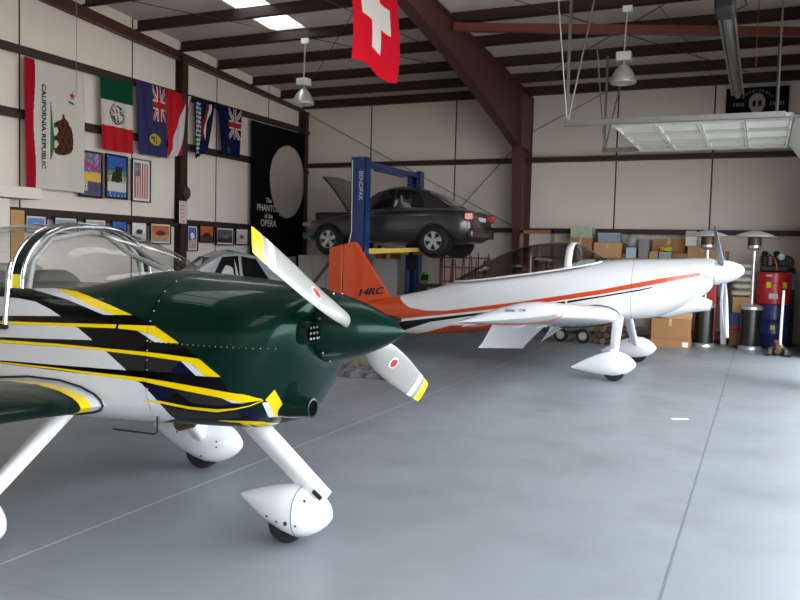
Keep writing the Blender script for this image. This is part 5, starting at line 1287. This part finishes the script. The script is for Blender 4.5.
def carton(x0, x1, y0, y1, z0, z1, label, m=None, flaps=False, name='cardboard_box', rot=0, group='cartons along the back wall', tape=True, cat='box'):
    c = V(((x0 + x1) / 2, (y0 + y1) / 2, z0)); t = thing(name, label, cat, c, group, rot)
    dx, dy, dz = (x1 - x0) / 2, (y1 - y0) / 2, z1 - z0
    m = m or m_card
    MB().bx((-dx, -dy, 0), (dx, dy, dz)).build('carton_body', m, t, smooth=0, local=True, bev=.006)
    if tape:
        q = MB(); q.bx((-.025, -dy - .002, dz - .12), (.025, dy + .002, dz + .002)); q.build('packing_tape', m_tape, t, smooth=0, local=True)
    if flaps:
        q = MB(); a = Matrix.Rotation(radians(35), 3, 'X'); q.box((0, -dy - .05, dz + .03), (dx * 1.9, .14, .006), a); q.build('carton_flap', m, t, smooth=0, local=True)
    return t
# shelf unit standing against the back wall
sh = thing('storage_shelf', 'long steel storage shelf along the back wall behind the white airplane', 'shelf', (-2.4, 16.9, 0))
for x in (-4.3, -2.4, -.58):
    for y in (16.96, 17.36): MB().bx((x - .02, y - .02, 0), (x + .02, y + .02, 1.575)).build('upright', mat('grey_shelf_steel', '#5c5856', .5), sh, smooth=0)
for z in (.15, .85, 1.58): MB().bx((-4.32, 16.94, z), (-.56, 17.38, z + .035)).build('shelf_board', mat('plywood_board', '#8a6f50', .7, var=.15), sh, smooth=0)
zs = 1.617
def px(x0, x1, z0, z1, label, **k): return carton(x0, x1, k.pop('y0', 16.98), k.pop('y1', 17.37), z0, z1, label, **k)
px(-3.74, -3.26, zs, 2.02, 'brown carton under the white and green box', )
px(-3.72, -3.27, 2.022, 2.24, 'white and green printed box on top of a brown carton', m=mat('white_green_print', '#aab59c', .6, var=.4, scale=9), tape=False)
px(-3.22, -2.66, zs, 1.93, 'brown carton under the grey plastic bin', m=m_card2)
b = px(-3.14, -2.70, 1.932, 2.12, 'grey blue plastic bin on a brown carton', m=mat('grey_blue_plastic', '#8d97a3', .4), tape=False, name='plastic_bin', cat='bin')
MB().bx((-.23, -.2, .17), (.23, .2, .2)).build('bin_lid', mat('grey_lid', '#a1a9b2', .4), b, smooth=0, local=True)
bag = MB(); nz = cnoise(21)
R = []
for j in range(11):
    t_ = j / 10; rr = .12 * (sin(pi * min(1, t_ * 1.15 + .06)) ** .6) * (1 if t_ < .75 else .62)
    R.append([V((-2.47 + rr * cos(a) * (1 + .2 * nz(a, t_ * 3)), 17.15 + rr * .7 * sin(a) * (1 + .2 * nz(a + 2, t_ * 3)), 1.85 + .33 * t_)) for a in (2 * pi * k / 18 for k in range(18))])
px(-2.56, -2.36, zs, 1.84, 'pale blue box under the clear plastic bag', m=mat('pale_blue_box', '#a9c3cf', .5), tape=False)
bag.rings(R).build('plastic_bag', mat('cloudy_polythene', '#a3a1a0', .25, coat=.6, var=.3, scale=14), loc=(-2.47, 17.15, 1.87), label='crumpled clear plastic bag on a pale blue box', cat='bag')
px(-2.66, -2.57, zs, 1.70, 'small red box beside the pale blue box', m=mat('red_carton', '#b53a33', .5), tape=False)
px(-2.31, -2.11, zs, 2.02, 'tall grey box between the plastic bag and the brown cartons', m=mat('grey_box', '#8c8889', .6), tape=False)
px(-2.09, -1.92, zs, 1.77, 'small brown box beside the yellow cable roll', m=m_card2, y0=16.95, y1=17.12, tape=False)
px(-2.06, -1.42, zs, 2.03, 'long tall brown carton behind the yellow cable roll', y0=17.14, y1=17.38)
px(-1.90, -1.66, zs, 1.76, 'pale blue carton holding the yellow cable roll', m=mat('pale_grey_carton', '#9fa6a8', .6), y0=16.95, y1=17.12, tape=False)
y_ = MB()
for k in range(4): y_.tube([V((-1.78 + .1 * cos(a), 17.035 + .06 * sin(a), 1.80 + .012 * k + .012 * sin(a * 2 + k))) for a in (2 * pi * j / 24 for j in range(25))], .016, 6)
y_.build('cable_roll', mat('yellow_cable', '#d7c40e', .5), loc=(-1.78, 17.035, 1.77), label='yellow cable roll on a pale carton', cat='cable')
px(-1.64, -1.37, zs, 1.74, 'low brown box right of the yellow cable roll', y0=16.95, y1=17.12, tape=False)
px(-1.36, -.80, zs, 1.89, 'brown carton under the white box, behind the airplane nose', m=m_card2)
px(-1.41, -1.20, 1.892, 2.12, 'white box with a folded lid on a brown carton', m=mat('white_carton', '#d8d6d0', .6), flaps=True, tape=False)
px(-.78, -.6, zs, 1.80, 'small brown box at the right end of the shelf', m=m_card)
# lower shelf, half hidden by the airplane
for a, b_, z0, z1, c, lb in ((-4.2, -3.7, .887, 1.3, '#6f5640', 'brown box on the middle shelf, left end'), (-3.6, -3.0, .887, 1.25, '#57606b', 'grey blue crate on the middle shelf'), (-1.95, -1.6, .187, .5, '#d2cfcb', 'white box on the bottom shelf behind the far wheel'), (-1.5, -1.1, .887, 1.3, '#8f6f4b', 'brown box on the middle shelf behind the airplane nose')):
    px(a, b_, z0, z1, lb, m=mat('carton_' + c[1:], c, .7), tape=False)
px(-1.93, -1.74, .187, .34, 'small red box in front of the white box on the bottom shelf', m=mat('red_carton', '#b53a33', .5), y0=16.94, y1=16.975, tape=False)
# cartons on the floor
bottom_ = carton(-1.80, -1.12, 15.25, 15.75, 0, .17, 'flat carton at the bottom of the floor stack, white label on its corner', tape=False); MB().bx((.22, -.256, .03), (.32, -.25, .12)).build('shipping_label', m_wht, bottom_, local=True)
carton(-1.79, -1.13, 15.25, 15.75, .172, .53, 'deep brown carton in the middle of the floor stack')
carton(-1.62, -1.12, 15.3, 15.75, .532, .72, 'light brown carton on top of the floor stack', m=m_card2, tape=False)
# red cabinet and white board
rc = thing('tool_cabinet', 'narrow red tool cabinet behind the propeller of the white airplane', 'cabinet', (-.88, 16.65, 0))
MB().bx((-1.02, 16.42, .05), (-.76, 16.9, 1.14)).build('cabinet_body', mat('red_enamel', '#b01f22', .35, coat=.4), rc, bev=.01)
for k in range(4): MB().bx((-1.0, 16.405, .12 + k * .25), (-.78, 16.42, .34 + k * .25)).build('drawer', mat('red_enamel', '#b01f22', .35, coat=.4), rc, bev=.005)
MB().bx((-1.02, 16.42, 0), (-.76, 16.9, .05)).build('plinth', m_black, rc)
MB().box((-.63, 16.6, .552), (.1, .02, 1.1), Matrix.Rotation(radians(-3), 3, 'Y')).build('white_board', m_wht, loc=(-.66, 16.75, 0), label='narrow white board leaning beside the red cabinet', cat='board')
# stack of sacks on boxes
carton(-.50, -.16, 16.5, 16.95, 0, .3, 'brown carton on the floor under the blue box', tape=False)
blue_ = carton(-.51, -.17, 16.48, 16.95, .302, .63, 'blue box with a red lower band between two cartons', m=mat('blue_box', '#2f4a8c', .5), tape=False); MB().bx((-.172, -.238, .01), (.172, .238, .09)).build('printed_band', mat('red_carton', '#b53a33', .5), blue_, local=True)
carton(-.47, -.16, 16.5, 16.95, .632, .93, 'brown carton under the stack of white sacks', m=m_card2, tape=False)
for k in range(5):
    m = MB(); z = .932 + k * .132; R = []
    for t_ in (0, .04, .15, .5, .85, .96, 1):
        w = .205 * (.75 + .25 * sin(pi * min(1, t_ * 3 if t_ < .33 else (1 - t_) * 3 if t_ > .67 else 1) / 2)); h = .064 * (.25 + .75 * sin(pi * min(1, max(.02, (t_ if t_ < .5 else 1 - t_) * 4)) / 2))
        R.append([V((-.32 + (k % 2) * .02 + w * math.copysign(abs(cos(a)) ** .6, cos(a)), 16.48 + .48 * t_, z + .066 + h * math.copysign(abs(sin(a)) ** .6, sin(a)))) for a in (2 * pi * j / 20 for j in range(20))])
    m.rings(R).build('sack', mat('white_sack_cloth', '#cfcabd', .8, var=.1, scale=20), loc=(-.32, 16.7, z), label='white sack, %s of the stack of five on the brown carton' % ('bottom one', 'second from the bottom', 'middle one', 'second from the top', 'top one')[k], cat='sack', group='white sacks by the patio heater')
# drums and compressor
m_drb = mat('blue_drum_paint', '#1c2a63', .4, coat=.3); m_drr = mat('red_drum_paint', '#b3161f', .35, coat=.4)
def drum(x, y, z, r, h, m, label):
    t = thing('steel_drum', label, 'drum', (x, y, z))
    P = [(r * .96, 0), (r, .015), (r, h * .32), (r * 1.025, h * .335), (r, h * .35), (r, h * .65), (r * 1.025, h * .665), (r, h * .68), (r, h - .015), (r * .96, h)]
    MB().lathe(P, (x, y, z), 'Z', 32).build('drum_body', m, t)
    return t
bd_ = drum(.24, 16.6, 0, .27, .82, m_drb, 'dark blue steel drum on the floor under the red drum')
rd_ = drum(.23, 16.62, .822, .30, .6, m_drr, 'red steel drum with yellow stickers standing on the blue drum')
def sticker(t, c, r, z0, z1, a0, a1, col, nm='sticker'):
    m = MB(); n = 6
    R = [[V((c[0] + rr * cos(a0 + (a1 - a0) * k / n), c[1] + rr * sin(a0 + (a1 - a0) * k / n), z)) for rr, z in ((r, z0), (r, z1), (r - .004, z1), (r - .004, z0))] for k in range(n + 1)]
    m.rings(R).build(nm, mat('sticker_' + col[1:], col, .5), t, smooth=40)
for a in (-115, -60): sticker(rd_, (.23, 16.62), .306, 1.13, 1.24, radians(a), radians(a + 16), '#d8cc1e')
sticker(rd_, (.23, 16.62), .306, .93, 1.03, radians(-105), radians(-76), '#c9c8c8', 'white_label'); sticker(rd_, (.23, 16.62), .306, 1.34, 1.38, radians(-118), radians(-98), '#d0b7b7', 'white_label')
sticker(bd_, (.24, 16.6), .276, .36, .44, radians(-98), radians(-82), '#c2c43a')
cp = thing('compressor_pump', 'black compressor pump with a round gauge on top of the red drum', 'compressor', (.22, 16.62, 1.423))
MB().bx((-.02, 16.45, 1.423), (.46, 16.8, 1.55)).build('crankcase', m_black, cp, bev=.03)
for x in (.05, .25):
    m = MB()
    for k in range(6): m.lathe([(.085, .0), (.085, .016), (.065, .018), (.065, .028)], (x, 16.6, 1.55 + k * .03), 'Z', 18)
    m.build('cylinder_head', m_black, cp); MB().ball((x, 16.6, 1.77), (.06, .06, .05), 12, 8).build('intake_filter', m_black, cp)
MB().lathe([(.06, 0), (.06, -.03), (.05, -.035)], (.33, 16.52, 1.71), 'Y', 20).build('gauge', mat('gauge_face', '#b9cfc4', .3), cp)
MB().tube([(.12, 16.48, 1.75), (.2, 16.45, 1.7), (.25, 16.45, 1.58), (.27, 16.46, 1.45)], .015, 8).build('copper_pipe', mat('copper_tube', '#8a4a30', .35, .7), cp)
MB().lathe([(.12, -.06), (.14, -.04), (.14, .04), (.12, .06)], (.42, 16.55, 1.6), 'Y', 20).build('flywheel', m_black, cp)
bc = thing('equipment_cabinet', 'black equipment cabinet with a grey box on its front at the right edge', 'cabinet', (.5, 17.1, 0))
MB().bx((.30, 16.95, 0), (.6, 17.45, 1.5)).build('cabinet_body', m_black, bc, bev=.01); MB().bx((.49, 16.88, 1.1), (.6, 16.95, 1.4)).build('control_box', mat('grey_control', '#8f8f91', .5), bc, bev=.006)
# floor jack with a tall white handle
fj = thing('floor_jack', 'small green floor jack with a tall white handle', 'jack', (.33, 15.25, 0))
m = MB(); m.bx((.17, 15.05, .03), (.23, 15.45, .12)); m.bx((.42, 15.05, .03), (.48, 15.45, .12)); m.bx((.2, 15.3, .03), (.45, 15.42, .14)); m.build('jack_frame', mat('drab_green_metal', '#4b4d38', .6, var=.3, scale=12), fj, bev=.01)
MB().tube([(.32, 15.1, .08), (.32, 15.3, .16), (.29, 15.38, .22)], [.05, .045, .05], 12).build('lift_arm', mat('rusty_metal', '#6b4b3a', .6, var=.3), fj)
for x in (.15, .5):
    for y in (15.08, 15.42): MB().lathe([(.045, -.02), (.045, .02)], (x, y, .046), 'X', 16).build('castor', m_black, fj)
MB().tube([(.36, 15.35, .14), (.365, 15.38, .6), (.375, 15.42, 1.12)], .024, 10).build('handle', m_wht, fj); MB().tube([(.36, 15.35, .1), (.36, 15.35, .18)], .05, 10).build('handle_socket', mat('pale_brass', '#b08a5a', .5), fj)

# ------------------------------------------------------------------ under the white airplane and under the lift
ct = thing('parts_cart', 'low dark cart with two small wheels under the white airplane', 'cart', (-3.2, 15.2, 0))
MB().bx((-3.75, 15.05, .16), (-2.85, 15.45, .2)).build('cart_deck', mat('dark_cart_steel', '#3c3936', .6), ct); MB().bx((-3.7, 15.1, .2), (-3.4, 15.4, .34)).build('cart_load', mat('grey_metal_block', '#6b6761', .6, var=.3, scale=12), ct, bev=.03)
MB().tube([(-3.3, 15.12, .26), (-2.9, 15.12, .26)], .07, 12).build('cart_load', mat('grey_metal_block', '#6b6761', .6), ct)
for x in (-3.4, -2.98):
    t = MB().lathe([(.07, -.04), (.125, -.045), (.14, 0), (.125, .045), (.07, .04)], (x, 15.02, .141), 'Y', 22).build('cart_wheel', m_tyre, ct); MB().lathe([(.075, -.05), (.075, .05)], (x, 15.02, .141), 'Y', 16).build('wheel_hub', mat('pale_hub', '#b0aca3', .5), t)
k = 0
for row, n_ in ((0, 5), (1, 4), (2, 4)):
    for i in range(n_):
        x = -2.76 + i * .122 + (row % 2) * .06; z = .061 + row * .107
        o = MB().lathe([(.052, -.3), (.06, -.29), (.06, .29), (.052, .3)], (x, 15.4, z), 'Y', 14).build('firewood_log', mat('bark_%d' % (k % 3), ('#5a4636', '#6e5744', '#43372c')[k % 3], .9, var=.3, scale=14), loc=(x, 15.4, z - .06), label='short brown log in the low stack beside the near wheel of the white airplane', cat='log', group='logs stacked behind the gear leg'); k += 1
# rust-red frames, dark bench, hose reel
rk = thing('frame_rack', 'rust red rack of thin upright bars behind the tail of the white airplane', 'rack', (-6.0, 17.0, 0))
m_rust = mat('rust_red_bar', '#7a3526', .6, var=.2)
for z in (.98, 1.3, 1.52): MB().bx((-6.62, 16.95, z), (-5.5, 16.98, z + .03)).build('rail', m_rust, rk)
rs = random.Random(4)
for k in range(13):
    x = -6.58 + k * .088 + rs.uniform(-.02, .02); dx = rs.uniform(-.05, .05)
    MB().tube([(x, 16.93, .82), (x + dx, 16.95, 1.5 + rs.uniform(-.05, .16))], .015, 6).build('bar', m_rust, rk)
for x in (-6.62, -5.5): MB().bx((x - .02, 16.9, 0), (x + .02, 17.0, 1.56)).build('post', m_rust, rk)
wbk = thing('workbench', 'dark workbench under the rust red rack', 'workbench', (-6.1, 16.7, 0))
MB().bx((-7.0, 16.45, .86), (-5.2, 16.88, .93)).build('bench_top', mat('dark_bench', '#3a2e2a', .7), wbk); 
for x in (-6.95, -5.25): MB().bx((x - .04, 16.48, 0), (x + .04, 16.85, .86)).build('bench_leg', mat('dark_bench', '#3a2e2a', .7), wbk)
MB().bx((-6.9, 16.5, .3), (-5.3, 16.86, .34)).build('lower_shelf', mat('dark_bench', '#3a2e2a', .7), wbk)
hr = thing('hose_reel', 'bright green hose reel on the dark workbench', 'hose reel', (-6.88, 16.65, .93))
for k in range(3): MB().tube([V((-6.88 + .115 * cos(a), 16.6 + k * .035, 1.075 + .115 * sin(a))) for a in (2 * pi * j / 24 for j in range(25))], .02, 8).build('hose_coil', mat('green_hose', '#5c8c3a', .5), hr)
MB().lathe([(.07, -.07), (.07, .1)], (-6.88, 16.63, 1.075), 'Y', 16).build('reel_drum', m_black, hr)
fc = thing('filing_cabinet', 'tall white cabinet behind the near lift post with two orange boxes on top', 'cabinet', (-7.95, 17.1, 0))
MB().bx((-8.3, 16.85, 0), (-7.68, 17.35, 1.46)).build('cabinet_body', mat('grey_white_steel', '#b7b3ae', .5), fc, bev=.01); 
for k in range(4): MB().bx((-8.27, 16.835, .06 + k * .35), (-7.71, 16.85, .38 + k * .35)).build('drawer', mat('grey_white_steel', '#b7b3ae', .5), fc, bev=.006)
for x, lb in ((-8.2, 'left of two small orange boxes on the white cabinet'), (-7.82, 'right of two small orange boxes on the white cabinet')): carton(x - .08, x + .08, 16.95, 17.2, 1.47, 1.58, lb, m=mat('orange_box', '#a8551f', .6), tape=False, group=None)
lw = thing('low_cupboard', 'long low white cupboard in the far corner below the raised car', 'cupboard', (-9.4, 17.1, 0))
MB().bx((-10.3, 16.8, 0), (-8.7, 17.4, 1.5)).build('cupboard_body', mat('grey_white_board', '#c2bdb7', .6), lw)
for k in range(4): MB().bx((-10.28 + k * .395, 16.785, .1), (-9.91 + k * .395, 16.8, 1.44)).build('cupboard_door', mat('grey_white_board', '#c2bdb7', .6), lw, bev=.004)
MB().tube([(-10.25, 16.3, .04), (-9.15, 16.72, 1.62)], .035, 8).build('wooden_pole', mat('reddish_timber', '#7c4a33', .7, var=.2), loc=(-10.25, 16.3, 0), label='reddish wooden pole leaning across the low white cupboard', cat='pole')
wf = thing('timber_trestle', 'open wooden frame leaning by the steel column behind the tinted canopy', 'frame', (-4.35, 16.5, 0))
for x in (-4.66, -4.0): MB().bx((x, 16.42, 0), (x + .07, 16.46, 2.15)).build('stile', mat('raw_timber', '#8a6142', .7, var=.2), wf)
for z in (1.3, 2.08): MB().bx((-4.66, 16.42, z), (-3.93, 16.46, z + .07)).build('rail', mat('raw_timber', '#8a6142', .7, var=.2), wf)
# crumpled grey blanket on the floor
nz2 = cnoise(8)
m = MB(); m.grid(lambda u, v: V((-5.25 + 1.2 * u + .06 * nz2(v * 2, u), 9.0 + .7 * v + .08 * nz2(u * 2, v), max(.004, (.05 + .06 * abs(nz2(u * 3, v * 3))) * min(1, 8 * min(u, 1 - u, v, 1 - v)) + .004))), 50, 34)
m.build('blanket', mat('mottled_grey_cloth', '#5c5658', .9, var=.5, scale=24), loc=(-4.7, 9.3, 0), label='crumpled mottled grey blanket on the floor behind the green propeller', cat='blanket')
m = MB(); m.grid(lambda u, v: V((-5.2 + .55 * u + .05 * nz2(v, u * 2), 9.75 + .35 * v, .012 + (.1 + .08 * nz2(u * 2 + 3, v * 2)) * min(1, 6 * min(u, 1 - u, v, 1 - v)))), 30, 20)
m.build('dust_cloth', mat('olive_cloth', '#6b6b57', .9, var=.3, scale=12), loc=(-4.95, 9.9, 0), label='olive cloth heaped beside the grey blanket on the floor', cat='cloth')
MB().box((-.68, 8.47, .003), (.17, .05, .004), .5).build('paper_scrap', m_wht, loc=(-.68, 8.47, 0), label='small white scrap of paper on the open floor', cat='paper')
MB().ball((-2.55, 4.35, .008), (.03, .015, .008), 8, 5).build('dry_leaf', mat('dry_leaf', '#8a7a62', .9), loc=(-2.55, 4.35, 0), label='tiny dry leaf on the floor behind the nose wheel', cat='leaf')
